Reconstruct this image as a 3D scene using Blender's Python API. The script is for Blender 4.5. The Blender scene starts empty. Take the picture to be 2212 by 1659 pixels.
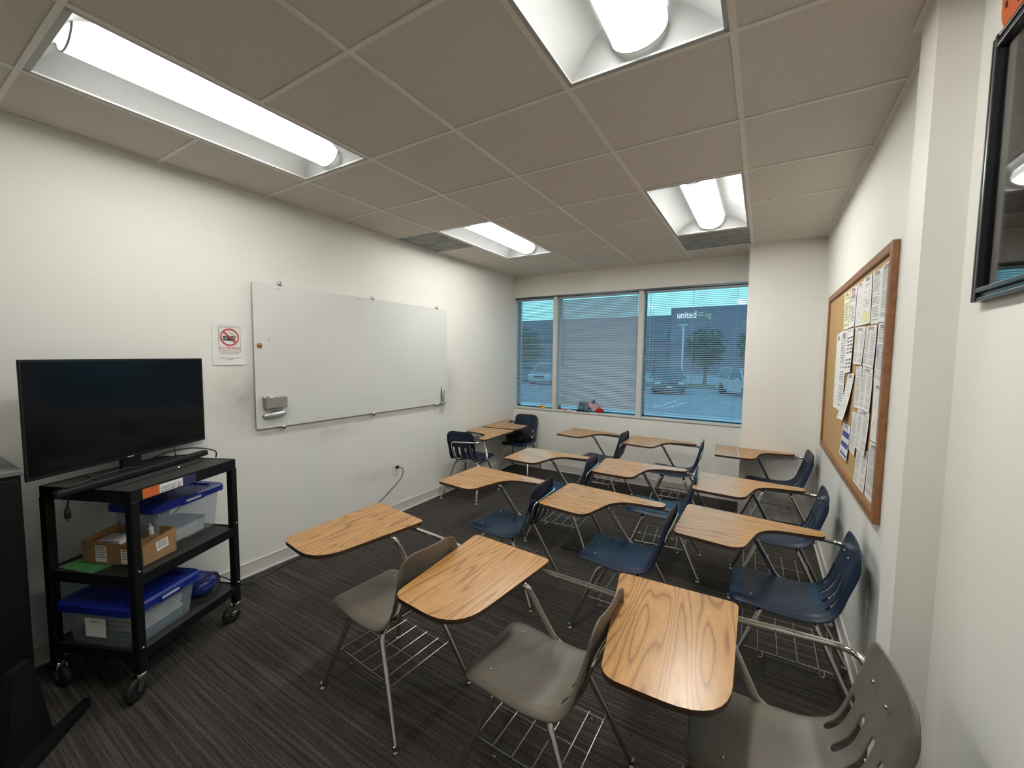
import bpy, math, random
from mathutils import Vector, Matrix
random.seed(7)
scn = bpy.context.scene
COL = scn.collection
PI = math.pi
R = math.radians

# ---------------------------------------------------------------- materials
def mat(name):
    m = bpy.data.materials.new(name); m.use_nodes = True
    nt = m.node_tree; nt.nodes.clear()
    out = nt.nodes.new('ShaderNodeOutputMaterial')
    b = nt.nodes.new('ShaderNodeBsdfPrincipled')
    nt.links.new(b.outputs[0], out.inputs[0])
    return m, nt, b
def N(nt, t, **kw):
    n = nt.nodes.new(t)
    for k, v in kw.items():
        if k.startswith('i_'):
            key = k[2:]
            key = int(key) if key.isdigit() else key.replace('_', ' ')
            n.inputs[key].default_value = v
        else: setattr(n, k, v)
    return n
def L(nt, a, b): nt.links.new(a, b)
def ramp(nt, fac, stops):
    r = nt.nodes.new('ShaderNodeValToRGB')
    el = r.color_ramp.elements
    while len(el) < len(stops): el.new(0.5)
    for e, (p, c) in zip(el, stops):
        e.position = p; e.color = (*c, 1) if len(c) == 3 else c
    L(nt, fac, r.inputs[0]); return r.outputs[0]
def mathn(nt, op, a, b=None, c=None):
    n = nt.nodes.new('ShaderNodeMath'); n.operation = op
    for i, v in enumerate((a, b, c)):
        if v is None: continue
        if isinstance(v, (int, float)): n.inputs[i].default_value = v
        else: L(nt, v, n.inputs[i])
    return n.outputs[0]
def mixc(nt, fac, a, b):
    n = nt.nodes.new('ShaderNodeMix'); n.data_type = 'RGBA'
    for i, v in ((0, fac), (6, a), (7, b)):
        if isinstance(v, (int, float)): n.inputs[i].default_value = v
        elif isinstance(v, tuple): n.inputs[i].default_value = (*v, 1)
        else: L(nt, v, n.inputs[i])
    return n.outputs[2]
def coords(nt, kind='Object', scale=(1, 1, 1), rot=(0, 0, 0), loc=(0, 0, 0)):
    t = N(nt, 'ShaderNodeTexCoord'); mp = N(nt, 'ShaderNodeMapping')
    mp.inputs['Scale'].default_value = scale; mp.inputs['Rotation'].default_value = rot
    mp.inputs['Location'].default_value = loc
    L(nt, t.outputs[kind], mp.inputs[0]); return mp.outputs[0]
def noise(nt, vec, scale, detail=3, rough=.5, dist=0):
    n = N(nt, 'ShaderNodeTexNoise'); n.inputs['Scale'].default_value = scale
    n.inputs['Detail'].default_value = detail; n.inputs['Roughness'].default_value = rough
    n.inputs['Distortion'].default_value = dist
    if vec is not None: L(nt, vec, n.inputs['Vector'])
    return n.outputs['Fac']
def bump(nt, b, h, strength=.2, dist=.002):
    n = N(nt, 'ShaderNodeBump'); n.inputs['Strength'].default_value = strength
    n.inputs['Distance'].default_value = dist
    L(nt, h, n.inputs['Height']); L(nt, n.outputs[0], b.inputs['Normal'])

def simple(name, col, rough=.5, metal=0, var=.08, vs=12, spec=.5, bmp=0, bs=200, coat=0):
    m, nt, b = mat(name)
    v = coords(nt)
    f = noise(nt, v, vs, 3)
    lo = tuple(max(0, c*(1-var)) for c in col); hi = tuple(min(1, c*(1+var)) for c in col)
    L(nt, ramp(nt, f, [(.3, lo), (.7, hi)]), b.inputs['Base Color'])
    b.inputs['Roughness'].default_value = rough; b.inputs['Metallic'].default_value = metal
    b.inputs['Specular IOR Level'].default_value = spec
    if coat: b.inputs['Coat Weight'].default_value = coat
    if bmp: bump(nt, b, noise(nt, v, bs, 2), bmp, .001)
    return m
def emis(name, col, s):
    m, nt, b = mat(name)
    b.inputs['Base Color'].default_value = (*col, 1)
    b.inputs['Emission Color'].default_value = (*col, 1)
    b.inputs['Emission Strength'].default_value = s
    return m

def wall_paint(name, col, smudges=()):
    m, nt, b = mat(name)
    v = coords(nt)
    f = noise(nt, v, 1.3, 4, .6)
    c = ramp(nt, f, [(.35, tuple(x*.965 for x in col)), (.65, col)])
    # scuffs: each a soft worn patch at a place of its own on the wall
    for (p, r, k) in smudges:
        d = N(nt, 'ShaderNodeVectorMath', operation='SUBTRACT'); L(nt, v, d.inputs[0]); d.inputs[1].default_value = p
        s = N(nt, 'ShaderNodeVectorMath', operation='MULTIPLY'); L(nt, d.outputs[0], s.inputs[0]); s.inputs[1].default_value = tuple(1/x for x in r)
        ln = N(nt, 'ShaderNodeVectorMath', operation='LENGTH'); L(nt, s.outputs[0], ln.inputs[0])
        g = mathn(nt, 'SUBTRACT', 1, ln.outputs['Value']); g = mathn(nt, 'MAXIMUM', g, 0)
        n2 = noise(nt, v, 9, 5, .7)
        g = mathn(nt, 'MULTIPLY', g, mathn(nt, 'MULTIPLY', n2, k))
        c = mixc(nt, mathn(nt, 'MINIMUM', g, .8), c, (.30, .28, .25))
    L(nt, c, b.inputs['Base Color'])
    b.inputs['Roughness'].default_value = .62
    bump(nt, b, noise(nt, v, 260, 2), .12, .001)
    return m

M = {}
WALLC = (.80, .785, .74)
M['wall'] = wall_paint('wall_paint', WALLC)
M['wall_left'] = wall_paint('wall_paint_scuffed', WALLC, [((-3.1, 1.45, 1.28), (.3, .26, .3), 1.0),
    ((-3.1, 3.68, 1.25), (.3, .22, .4), .7), ((-3.1, 2.15, .95), (.3, .5, .12), .5), ((-3.1, 2.6, .45), (.3, .4, .10), .4)])
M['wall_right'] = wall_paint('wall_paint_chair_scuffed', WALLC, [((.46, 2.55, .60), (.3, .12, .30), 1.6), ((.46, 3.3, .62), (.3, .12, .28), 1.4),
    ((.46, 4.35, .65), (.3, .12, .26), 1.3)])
M['base'] = simple('vinyl_baseboard', (.62, .60, .57), .45, var=.05)
M['mullion'] = simple('painted_mullion', (.60, .59, .56), .5, var=.04)
M['darkframe'] = simple('anodised_window_frame', (.10, .115, .13), .4, metal=.6)
M['tile'] = simple('ceiling_tile', (.66, .61, .55), .9, var=.05, vs=160, bmp=.5, bs=320, spec=.2)
M['tile_grey'] = simple('ceiling_tile_grey', (.30, .31, .30), .85, var=.22, vs=10, spec=.2)
M['tbar'] = simple('ceiling_tbar', (.78, .74, .68), .5, var=.04)
M['plenum'] = simple('plenum_dark', (.05, .05, .05), .9)
M['reflector'] = simple('troffer_reflector', (.40, .405, .40), .35, var=.03)
M['trof_frame'] = simple('troffer_frame', (.40, .40, .38), .4, var=.04)
M['chrome'] = simple('chrome_tube', (.66, .63, .59), .07, metal=1, var=.03, vs=30)
M['wire'] = simple('steel_wire', (.50, .48, .45), .25, metal=1, var=.05)
M['black'] = simple('black_powder_coat', (.006, .006, .007), .55, var=.2, bmp=.15, bs=500, spec=.22)
M['blackshelf'] = simple('black_shelf_top', (.028, .027, .026), .55, var=.2, vs=8)
M['blackplastic'] = simple('black_plastic', (.008, .008, .009), .4, var=.15, spec=.3)
M['rubber'] = simple('black_rubber', (.012, .012, .012), .6, var=.1)
M['cable'] = simple('black_cable', (.012, .011, .012), .5, var=.1)
M['screen'] = simple('tv_screen', (.0025, .003, .0045), .13, var=.1, spec=.22)
M['cabtop'] = simple('dark_laminate_top', (.16, .16, .165), .6, var=.1)
M['silver'] = simple('silver_plastic', (.62, .63, .65), .3, metal=.7, var=.04)
M['greybox'] = simple('grey_metal_box', (.30, .275, .25), .45, metal=.2, var=.05)
M['white'] = simple('white_plastic', (.80, .80, .78), .4, var=.02)
M['paper'] = simple('white_paper', (.80, .79, .77), .7, var=.03)
M['ink'] = simple('black_ink', (.02, .02, .025), .7, var=.1)
M['inkgrey'] = simple('grey_marks', (.30, .30, .30), .7, var=.1)
M['red'] = simple('red_ink', (.58, .06, .05), .6, var=.05)
M['amber'] = simple('amber_resin', (.35, .14, .01), .15, var=.3, vs=80, coat=.5)
M['bluelid'] = simple('blue_lid', (.007, .022, .235), .38, var=.12)
M['binwhite'] = simple('bin_label_white', (.55, .56, .58), .5)
M['card'] = simple('corrugated_cardboard', (.34, .19, .085), .8, var=.14, vs=5, bmp=.3, bs=120)
M['cardin'] = simple('cardboard_inside', (.22, .11, .05), .85, var=.15)
M['green'] = simple('green_folder', (.10, .38, .12), .6, var=.06)
M['bookgrey'] = simple('stacked_paper', (.52, .50, .47), .8, var=.1)
M['bookblue'] = simple('blue_grey_cover', (.09, .14, .20), .5, var=.15)
M['teal'] = simple('teal_papers', (.05, .12, .14), .6, var=.2)
M['woodframe'] = simple('oak_frame', (.26, .115, .045), .45, var=.22, vs=25)
M['picframe'] = simple('black_moulding', (.018, .019, .022), .28, var=.2)
M['orange'] = simple('orange_craft_card', (.62, .13, .03), .7, var=.1)
M['brownink'] = simple('brown_ink', (.05, .02, .01), .7)
M['bagfab'] = simple('black_nylon', (.007, .007, .008), .65, var=.3, bmp=.3, bs=400)
M['asphalt'] = simple('asphalt', (.23, .31, .37), .85, var=.15, vs=.7, bmp=.2, bs=30)
M['lotpaint'] = simple('lot_paint', (.75, .78, .8), .7)
M['grass'] = simple('grass_strip', (.06, .12, .07), .9, var=.3, vs=3)
M['leaf'] = simple('tree_leaves', (.05, .085, .05), .8, var=.5, vs=3)
M['bark'] = simple('tree_bark', (.10, .075, .055), .9, var=.3)
M['signwhite'] = emis('lit_sign_letters', (.95, .98, 1), .9)
M['signdim'] = emis('dim_sign_letters', (.5, .6, .35), .5)
M['carblack'] = simple('dark_car_paint', (.04, .055, .075), .25, var=.05, coat=1)
M['carblue'] = simple('blue_grey_car_paint', (.25, .33, .42), .25, var=.05, coat=1)
M['carwhite'] = simple('white_car_paint', (.65, .68, .70), .25, var=.03, coat=1)
M['carglass'] = simple('car_glass', (.06, .10, .14), .1, var=.05)
M['headlamp'] = simple('headlamp_glass', (.8, .85, .9), .15)
M['yellow'] = simple('yellow_petals', (.75, .50, .08), .6, var=.15, vs=40)
M['olive'] = simple('olive_leaves', (.22, .24, .10), .6, var=.2)
M['pink'] = simple('pink_ribbon', (.75, .25, .38), .5, var=.1)
M['redtissue'] = simple('red_tissue', (.55, .012, .02), .6, var=.3, vs=50)
M['navy'] = simple('navy_cloth', (.02, .03, .10), .7)
M['redcloth'] = simple('red_cloth', (.45, .03, .05), .7)
M['whitecloth'] = simple('white_cloth', (.75, .72, .70), .7)
M['pole'] = simple('grey_steel_pole', (.45, .48, .5), .4, metal=.5)
M['led'] = emis('green_led', (.2, 1, .5), 4)
def lens_mat(name, s):
    # a lens whose clear underside gives the light while its perforated sides stay dim
    m, nt, b = mat(name)
    g = N(nt, 'ShaderNodeNewGeometry'); sp = N(nt, 'ShaderNodeSeparateXYZ'); L(nt, g.outputs['Normal'], sp.inputs[0])
    mr = N(nt, 'ShaderNodeMapRange', interpolation_type='SMOOTHSTEP'); mr.inputs[1].default_value = .48; mr.inputs[2].default_value = .96
    mr.inputs[3].default_value = 2.2; mr.inputs[4].default_value = s
    L(nt, mathn(nt, 'ABSOLUTE', sp.outputs[2]), mr.inputs[0])
    b.inputs['Base Color'].default_value = (.8, .8, .78, 1); b.inputs['Emission Color'].default_value = (.97, .972, .918, 1)
    L(nt, mr.outputs[0], b.inputs['Emission Strength']); return m
LENS = [lens_mat('fluorescent_lens_%s' % n, s) for n, s in (('dim_near', 25), ('bright_near', 46), ('bright_far', 46), ('dim_far', 35))]  # strengths tuned per fixture to even out wall brightness, not by tube age
M['lens'] = LENS[0]

# carpet: ribbed stripes running across the room
def carpet():
    m, nt, b = mat('striped_carpet')
    v1 = coords(nt, scale=(1.2, 75, 1)); v2 = coords(nt, scale=(3, 240, 1)); v3 = coords(nt, scale=(120, 160, 1))
    a = noise(nt, v1, 1, 2, .5); c = noise(nt, v2, 1, 2, .5); d = noise(nt, v3, 1, 1); e = noise(nt, coords(nt), .9, 2)
    s = mathn(nt, 'ADD', mathn(nt, 'MULTIPLY', a, .45), mathn(nt, 'MULTIPLY', c, .35))
    s = mathn(nt, 'ADD', s, mathn(nt, 'MULTIPLY', d, .35))
    col = ramp(nt, s, [(.36, (.009, .0085, .008)), (.52, (.034, .031, .028)), (.64, (.070, .064, .057)), (.78, (.13, .118, .104))])
    col = mixc(nt, mathn(nt, 'MULTIPLY', e, .22), col, (.060, .044, .034))
    L(nt, col, b.inputs['Base Color']); b.inputs['Roughness'].default_value = .95
    b.inputs['Specular IOR Level'].default_value = .15
    bump(nt, b, s, .6, .004)
    return m
M['carpet'] = carpet()

def laminate(name, along_x, lo, mid, hi):
    m, nt, b = mat(name)
    rz = 0 if along_x else PI/2
    t = N(nt, 'ShaderNodeTexCoord')
    oi = N(nt, 'ShaderNodeObjectInfo')
    off = N(nt, 'ShaderNodeVectorMath', operation='SCALE'); off.inputs[0].default_value = (3.1, 7.7, 2.3); L(nt, oi.outputs['Random'], off.inputs[3])
    ad = N(nt, 'ShaderNodeVectorMath', operation='ADD'); L(nt, t.outputs['Object'], ad.inputs[0]); L(nt, off.outputs[0], ad.inputs[1])
    def mp(sc):
        q = N(nt, 'ShaderNodeMapping'); q.inputs['Scale'].default_value = sc if along_x else (sc[1], sc[0], sc[2])
        L(nt, ad.outputs[0], q.inputs[0]); return q.outputs[0]
    big = noise(nt, mp((.75, 7.5, 1)), 1, 1.5, .45)
    rings = mathn(nt, 'FRACT', mathn(nt, 'MULTIPLY', big, 17))
    rings = mathn(nt, 'ABSOLUTE', mathn(nt, 'SUBTRACT', rings, .5))       # 0 at ring line
    line = ramp(nt, rings, [(.0, (1, 1, 1)), (.16, (.25, .25, .25)), (.5, (0, 0, 0))])
    fine = noise(nt, mp((9, 330, 1)), 1, 2, .6)
    pores = noise(nt, mp((28, 480, 1)), 1, 1, .5)
    c = ramp(nt, fine, [(.3, mid), (.7, hi)])
    c = mixc(nt, mathn(nt, 'MULTIPLY', line, .72), c, lo)
    pm = ramp(nt, pores, [(.56, (0, 0, 0)), (.68, (1, 1, 1))])
    c = mixc(nt, mathn(nt, 'MULTIPLY', pm, .30), c, lo)
    L(nt, c, b.inputs['Base Color']); b.inputs['Roughness'].default_value = .27
    bump(nt, b, noise(nt, mp((60, 500, 1)), 1, 1), .10, .0006)
    return m
M['lam_x'] = laminate('oak_laminate_lengthwise', True, (.17, .065, .015), (.42, .21, .068), (.52, .285, .10))
M['lam_y'] = laminate('oak_laminate_crosswise', False, (.17, .065, .015), (.43, .215, .070), (.53, .29, .105))
M['lamedge'] = simple('brown_edge_band', (.055, .028, .016), .5)
def plastic(name, col, rough):
    m, nt, b = mat(name)
    v = coords(nt); f = noise(nt, v, 6, 4, .6)
    L(nt, ramp(nt, f, [(.35, tuple(c*.86 for c in col)), (.62, col), (.8, tuple(c*1.2 for c in col))]), b.inputs['Base Color'])
    b.inputs['Specular IOR Level'].default_value = .38
    L(nt, ramp(nt, noise(nt, v, 14, 4, .7), [(.3, (rough-.07,)*3), (.7, (rough+.09,)*3)]), b.inputs['Roughness'])
    bump(nt, b, noise(nt, v, 700, 2), .12, .0006)
    return m
M['bluepl'] = plastic('navy_blue_plastic', (.0095, .021, .050), .40)
M['greypl'] = plastic('warm_grey_plastic', (.155, .134, .108), .38)

def translucent(name, col, alpha):
    m, nt, b = mat(name)
    tr = N(nt, 'ShaderNodeBsdfTransparent'); mx = N(nt, 'ShaderNodeMixShader')
    out = [n for n in nt.nodes if n.type == 'OUTPUT_MATERIAL'][0]
    b.inputs['Base Color'].default_value = (*col, 1); b.inputs['Roughness'].default_value = .25
    f = noise(nt, coords(nt), 6, 2)
    L(nt, ramp(nt, f, [(.3, (alpha*.92,)*3), (.7, (alpha*1.06,)*3)]), mx.inputs[0])
    L(nt, tr.outputs[0], mx.inputs[1]); L(nt, b.outputs[0], mx.inputs[2]); L(nt, mx.outputs[0], out.inputs[0])
    return m
M['bin'] = translucent('frosted_bin_plastic', (.50, .58, .66), .34)
def glassy(name, tint):
    m, nt, b = mat(name)
    tr = N(nt, 'ShaderNodeBsdfTransparent'); tr.inputs[0].default_value = (*tint, 1)
    gl = N(nt, 'ShaderNodeBsdfGlossy'); gl.inputs['Roughness'].default_value = .02
    fr = N(nt, 'ShaderNodeFresnel'); fr.inputs[0].default_value = 1.45
    f = noise(nt, coords(nt), 2, 1)
    mx = N(nt, 'ShaderNodeMixShader')
    L(nt, mathn(nt, 'MULTIPLY', fr.outputs[0], mathn(nt, 'ADD', mathn(nt, 'MULTIPLY', f, .05), .9)), mx.inputs[0])
    L(nt, tr.outputs[0], mx.inputs[1]); L(nt, gl.outputs[0], mx.inputs[2])
    out = [n for n in nt.nodes if n.type == 'OUTPUT_MATERIAL'][0]; L(nt, mx.outputs[0], out.inputs[0])
    return m
M['glass'] = glassy('tinted_window_glass', (.80, .92, .95))
M['picglass'] = glassy('picture_glass', (.97, .97, .97))
def slat_mat():
    m, nt, b = mat('vinyl_blind_slat')
    b.inputs['Base Color'].default_value = (.40, .49, .56, 1); b.inputs['Roughness'].default_value = .45
    tl = N(nt, 'ShaderNodeBsdfTranslucent'); mx = N(nt, 'ShaderNodeMixShader'); mx.inputs[0].default_value = .20
    L(nt, ramp(nt, noise(nt, coords(nt), 3, 2), [(.3, (.42, .54, .64)), (.7, (.46, .58, .68))]), tl.inputs[0])
    out = [n for n in nt.nodes if n.type == 'OUTPUT_MATERIAL'][0]
    L(nt, b.outputs[0], mx.inputs[1]); L(nt, tl.outputs[0], mx.inputs[2]); L(nt, mx.outputs[0], out.inputs[0]); return m
M['slat'] = slat_mat()

def board_mat():
    m, nt, b = mat('white_glass_board')
    v = coords(nt)
    f = noise(nt, v, 1.6, 4, .6); f2 = noise(nt, v, 7, 5, .75)
    c = ramp(nt, f, [(.3, (.66, .66, .635)), (.7, (.70, .70, .68))])
    g = ramp(nt, f2, [(.60, (0, 0, 0)), (.80, (1, 1, 1))])
    c = mixc(nt, mathn(nt, 'MULTIPLY', g, .22), c, (.50, .50, .49))
    L(nt, c, b.inputs['Base Color']); b.inputs['Roughness'].default_value = .22
    b.inputs['Specular IOR Level'].default_value = .45
    return m
M['board'] = board_mat()
def cork():
    m, nt, b = mat('cork')
    v = coords(nt)
    f = noise(nt, v, 180, 3, .7); g = noise(nt, v, 3, 3)
    c = ramp(nt, f, [(.3, (.33, .19, .075)), (.55, (.50, .32, .14)), (.75, (.60, .42, .21))])
    c = mixc(nt, mathn(nt, 'MULTIPLY', g, .25), c, (.55, .36, .17))
    L(nt, c, b.inputs['Base Color']); b.inputs['Roughness'].default_value = .9
    return m
M['cork'] = cork()
def brick():
    m, nt, b = mat('far_brick')
    v = coords(nt)
    f = noise(nt, v, .4, 3)
    L(nt, ramp(nt, f, [(.3, (.22, .17, .22)), (.7, (.27, .20, .25))]), b.inputs['Base Color'])
    b.inputs['Roughness'].default_value = .9
    return m
M['brick'] = brick()
M['farglass'] = simple('far_window_band', (.06, .12, .17), .3, var=.2, vs=1)

def paper_mat(name, rows=26, paper=(.78, .77, .75), ink=(.12, .12, .13), dens=.45, cols=1, hdr=True, bars=None, hl=None, blocks=False, seed=0.0):
    """a printed sheet: rows of unreadable print, in UV space"""
    m, nt, b = mat(name)
    t = N(nt, 'ShaderNodeTexCoord'); sp = N(nt, 'ShaderNodeSeparateXYZ'); L(nt, t.outputs['UV'], sp.inputs[0])
    u, v = sp.outputs[0], sp.outputs[1]
    vr = mathn(nt, 'MULTIPLY', v, rows); row = mathn(nt, 'FLOOR', vr); fr = mathn(nt, 'FRACT', vr)
    online = mathn(nt, 'MULTIPLY', mathn(nt, 'GREATER_THAN', fr, .30), mathn(nt, 'LESS_THAN', fr, .80))
    cb = N(nt, 'ShaderNodeCombineXYZ'); L(nt, mathn(nt, 'MULTIPLY', u, 34 if not blocks else 9), cb.inputs[0]); L(nt, mathn(nt, 'MULTIPLY', row, 3.7), cb.inputs[1]); cb.inputs[2].default_value = seed
    w = noise(nt, cb.outputs[0], 1, 1)
    word = mathn(nt, 'GREATER_THAN', w, 1-dens-.12)
    rr = N(nt, 'ShaderNodeTexWhiteNoise', noise_dimensions='1D'); L(nt, mathn(nt, 'ADD', row, seed), rr.inputs['W'])
    para = mathn(nt, 'GREATER_THAN', rr.outputs[0], .13)
    uc = mathn(nt, 'FRACT', mathn(nt, 'MULTIPLY', u, cols))
    lim = mathn(nt, 'ADD', mathn(nt, 'MULTIPLY', rr.outputs[0], .25), .70)
    mg = mathn(nt, 'MULTIPLY', mathn(nt, 'GREATER_THAN', uc, .10), mathn(nt, 'LESS_THAN', uc, lim))
    mv = mathn(nt, 'MULTIPLY', mathn(nt, 'GREATER_THAN', v, .06), mathn(nt, 'LESS_THAN', v, .90 if hdr else .95))
    k = mathn(nt, 'MULTIPLY', mathn(nt, 'MULTIPLY', online, word), mathn(nt, 'MULTIPLY', para, mathn(nt, 'MULTIPLY', mg, mv)))
    if hdr:
        h = mathn(nt, 'MULTIPLY', mathn(nt, 'GREATER_THAN', v, .905), mathn(nt, 'LESS_THAN', v, .965))
        h = mathn(nt, 'MULTIPLY', h, mathn(nt, 'MULTIPLY', mathn(nt, 'GREATER_THAN', u, .22), mathn(nt, 'LESS_THAN', u, .74)))
        cb2 = N(nt, 'ShaderNodeCombineXYZ'); L(nt, mathn(nt, 'MULTIPLY', u, 26), cb2.inputs[0]); cb2.inputs[1].default_value = seed
        h = mathn(nt, 'MULTIPLY', h, mathn(nt, 'GREATER_THAN', noise(nt, cb2.outputs[0], 1, 1), .43))
        k = mathn(nt, 'MAXIMUM', k, h)
    c = mixc(nt, mathn(nt, 'MULTIPLY', k, .85), paper, ink)
    for (v0, v1, u0, u1, colr) in (bars or []):
        q = mathn(nt, 'MULTIPLY', mathn(nt, 'MULTIPLY', mathn(nt, 'GREATER_THAN', v, v0), mathn(nt, 'LESS_THAN', v, v1)),
                  mathn(nt, 'MULTIPLY', mathn(nt, 'GREATER_THAN', u, u0), mathn(nt, 'LESS_THAN', u, u1)))
        c = mixc(nt, q, c, colr)
    if hl:
        v0, v1, u0, u1, colr = hl
        q = mathn(nt, 'MULTIPLY', mathn(nt, 'MULTIPLY', mathn(nt, 'GREATER_THAN', v, v0), mathn(nt, 'LESS_THAN', v, v1)),
                  mathn(nt, 'MULTIPLY', mathn(nt, 'GREATER_THAN', u, u0), mathn(nt, 'LESS_THAN', u, u1)))
        q = mathn(nt, 'MULTIPLY', q, online)
        c = mixc(nt, mathn(nt, 'MULTIPLY', q, .85), c, colr)
    L(nt, c, b.inputs['Base Color']); b.inputs['Roughness'].default_value = .6
    return m

# ---------------------------------------------------------------- mesh helpers
class MB:
    def __init__(s): s.v = []; s.f = []; s.m = []; s.uv = {}; s.sm = []
    def add(s, vs, fs, mi=0, smooth=False, uvs=None):
        o = len(s.v); s.v += [tuple(p) for p in vs]
        for i, f in enumerate(fs):
            if uvs: s.uv[len(s.f)] = uvs[i]
            s.f.append([o+k for k in f]); s.m.append(mi); s.sm.append(smooth)
    def box(s, x0, x1, y0, y1, z0, z1, mi=0, T=None):
        vs = [Vector((x, y, z)) for z in (z0, z1) for y in (y0, y1) for x in (x0, x1)]
        if T is not None: vs = [T @ p for p in vs]
        s.add(vs, [(0, 2, 3, 1), (4, 5, 7, 6), (0, 1, 5, 4), (2, 6, 7, 3), (0, 4, 6, 2), (1, 3, 7, 5)], mi)
    def tube(s, pts, r, seg=12, mi=0, caps=True, closed=False):
        pts = [Vector(p) for p in pts]; n = len(pts)
        rs = r if isinstance(r, (list, tuple)) else [r]*n
        tang = []
        for i in range(n):
            if closed: t = pts[(i+1) % n]-pts[i-1]
            else: t = pts[min(i+1, n-1)]-pts[max(i-1, 0)]
            tang.append(t.normalized())
        up = Vector((0, 0, 1)) if abs(tang[0].z) < .9 else Vector((1, 0, 0))
        nn = tang[0].cross(up).normalized(); vs = []
        for i in range(n):
            nn = (nn-tang[i]*nn.dot(tang[i])).normalized(); bb = tang[i].cross(nn)
            for k in range(seg):
                a = 2*PI*k/seg
                vs.append(pts[i]+(nn*math.cos(a)+bb*math.sin(a))*rs[i])
        fs = []
        for i in range(n if closed else n-1):
            j = (i+1) % n
            for k in range(seg):
                k2 = (k+1) % seg
                fs.append((i*seg+k, i*seg+k2, j*seg+k2, j*seg+k))
        s.add(vs, fs, mi, True)
        if caps and not closed:
            s.add(vs[:seg], [tuple(range(seg-1, -1, -1))], mi); s.add(vs[-seg:], [tuple(range(seg))], mi)
    def lathe(s, prof, seg=24, T=None, mi=0, smooth=True):
        vs = []
        for r, z in prof:
            for k in range(seg):
                a = 2*PI*k/seg; vs.append(Vector((r*math.cos(a), r*math.sin(a), z)))
        if T is not None: vs = [T @ p for p in vs]
        fs = [(i*seg+k, i*seg+(k+1) % seg, (i+1)*seg+(k+1) % seg, (i+1)*seg+k) for i in range(len(prof)-1) for k in range(seg)]
        s.add(vs, fs, mi, smooth)
        s.add(vs[:seg], [tuple(range(seg-1, -1, -1))], mi); s.add(vs[-seg:], [tuple(range(seg))], mi)
    def prism(s, poly, z0, z1, mi=0, mside=None, T=None):
        n = len(poly)
        vs = [Vector((x, y, z0)) for x, y in poly]+[Vector((x, y, z1)) for x, y in poly]
        if T is not None: vs = [T @ p for p in vs]
        s.add(vs, [tuple(range(n-1, -1, -1)), tuple(range(n, 2*n))], mi)
        s.add(vs, [(i, (i+1) % n, n+(i+1) % n, n+i) for i in range(n)], mi if mside is None else mside)
    def quad(s, a, b, c, d, mi=0):
        s.add([a, b, c, d], [(0, 1, 2, 3)], mi, uvs=[[(0, 0), (1, 0), (1, 1), (0, 1)]])
    def build(s, name, mats, parent=None, loc=None, rot=None, bevel=0, subsurf=0, solid=0, smooth=None):
        me = bpy.data.meshes.new(name); me.from_pydata(s.v, [], s.f)
        if not isinstance(mats, (list, tuple)): mats = [mats]
        for m in mats: me.materials.append(M[m] if isinstance(m, str) else m)
        for p, mi, sm in zip(me.polygons, s.m, s.sm): p.material_index = mi; p.use_smooth = sm if smooth is None else smooth
        if s.uv:
            ul = me.uv_layers.new(name='UVMap')
            for fi, uvs in s.uv.items():
                for li, c in zip(me.polygons[fi].loop_indices, uvs): ul.data[li].uv = c
        me.validate(); me.update()
        o = bpy.data.objects.new(name, me); COL.objects.link(o)
        if parent: o.parent = parent
        if loc is not None: o.location = loc
        if rot is not None: o.rotation_euler = rot
        if bevel:
            md = o.modifiers.new('bevel', 'BEVEL'); md.width = bevel; md.segments = 2; md.limit_method = 'ANGLE'; md.angle_limit = R(40)
        if solid:
            md = o.modifiers.new('solid', 'SOLIDIFY'); md.thickness = solid; md.offset = -1
        if subsurf:
            md = o.modifiers.new('sub', 'SUBSURF'); md.levels = subsurf; md.render_levels = subsurf
        return o
def tag(o, label, cat, group=None, kind=None):
    if label: o['label'] = label
    if cat: o['category'] = cat
    if group: o['group'] = group
    if kind: o['kind'] = kind
    return o
def struct(o): o['kind'] = 'structure'; return o
def empty(name, loc=(0, 0, 0), rz=0):
    o = bpy.data.objects.new(name, None); COL.objects.link(o); o.location = loc; o.rotation_euler = (0, 0, rz); o.empty_display_size = .1
    return o
def fillet(pts, r, n=6):
    pts = [Vector(p) for p in pts]; rs = r if isinstance(r, (list, tuple)) else [r]*len(pts)
    out = [pts[0]]
    for i in range(1, len(pts)-1):
        a, b, c = pts[i-1], pts[i], pts[i+1]
        d1 = (a-b); d2 = (c-b); l = min(rs[i], d1.length*.49, d2.length*.49)
        p1 = b+d1.normalized()*l; p2 = b+d2.normalized()*l
        for k in range(n+1):
            t = k/n; out.append(p1*(1-t)**2+b*2*t*(1-t)+p2*t*t)
    out.append(pts[-1]); return out
def round_poly(poly, rs, n=7):
    out = []; m = len(poly)
    for i in range(m):
        a, b, c = (Vector(poly[i-1]), Vector(poly[i]), Vector(poly[(i+1) % m]))
        d1, d2 = a-b, c-b; l = min(rs[i], d1.length*.48, d2.length*.48)
        p1 = b+d1.normalized()*l; p2 = b+d2.normalized()*l
        for k in range(n+1):
            t = k/n; q = p1*(1-t)**2+b*2*t*(1-t)+p2*t*t; out.append((q.x, q.y))
    return out
def spline(pts, n=8):
    pts = [Vector(p) for p in pts]; out = []
    P = [pts[0]]+pts+[pts[-1]]
    for i in range(1, len(P)-2):
        a, b, c, d = P[i-1:i+3]
        for k in range(n):
            t = k/n
            out.append(.5*((2*b)+(c-a)*t+(2*a-5*b+4*c-d)*t*t+(3*b-a-3*c+d)*t**3))
    out.append(pts[-1]); return out
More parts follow.
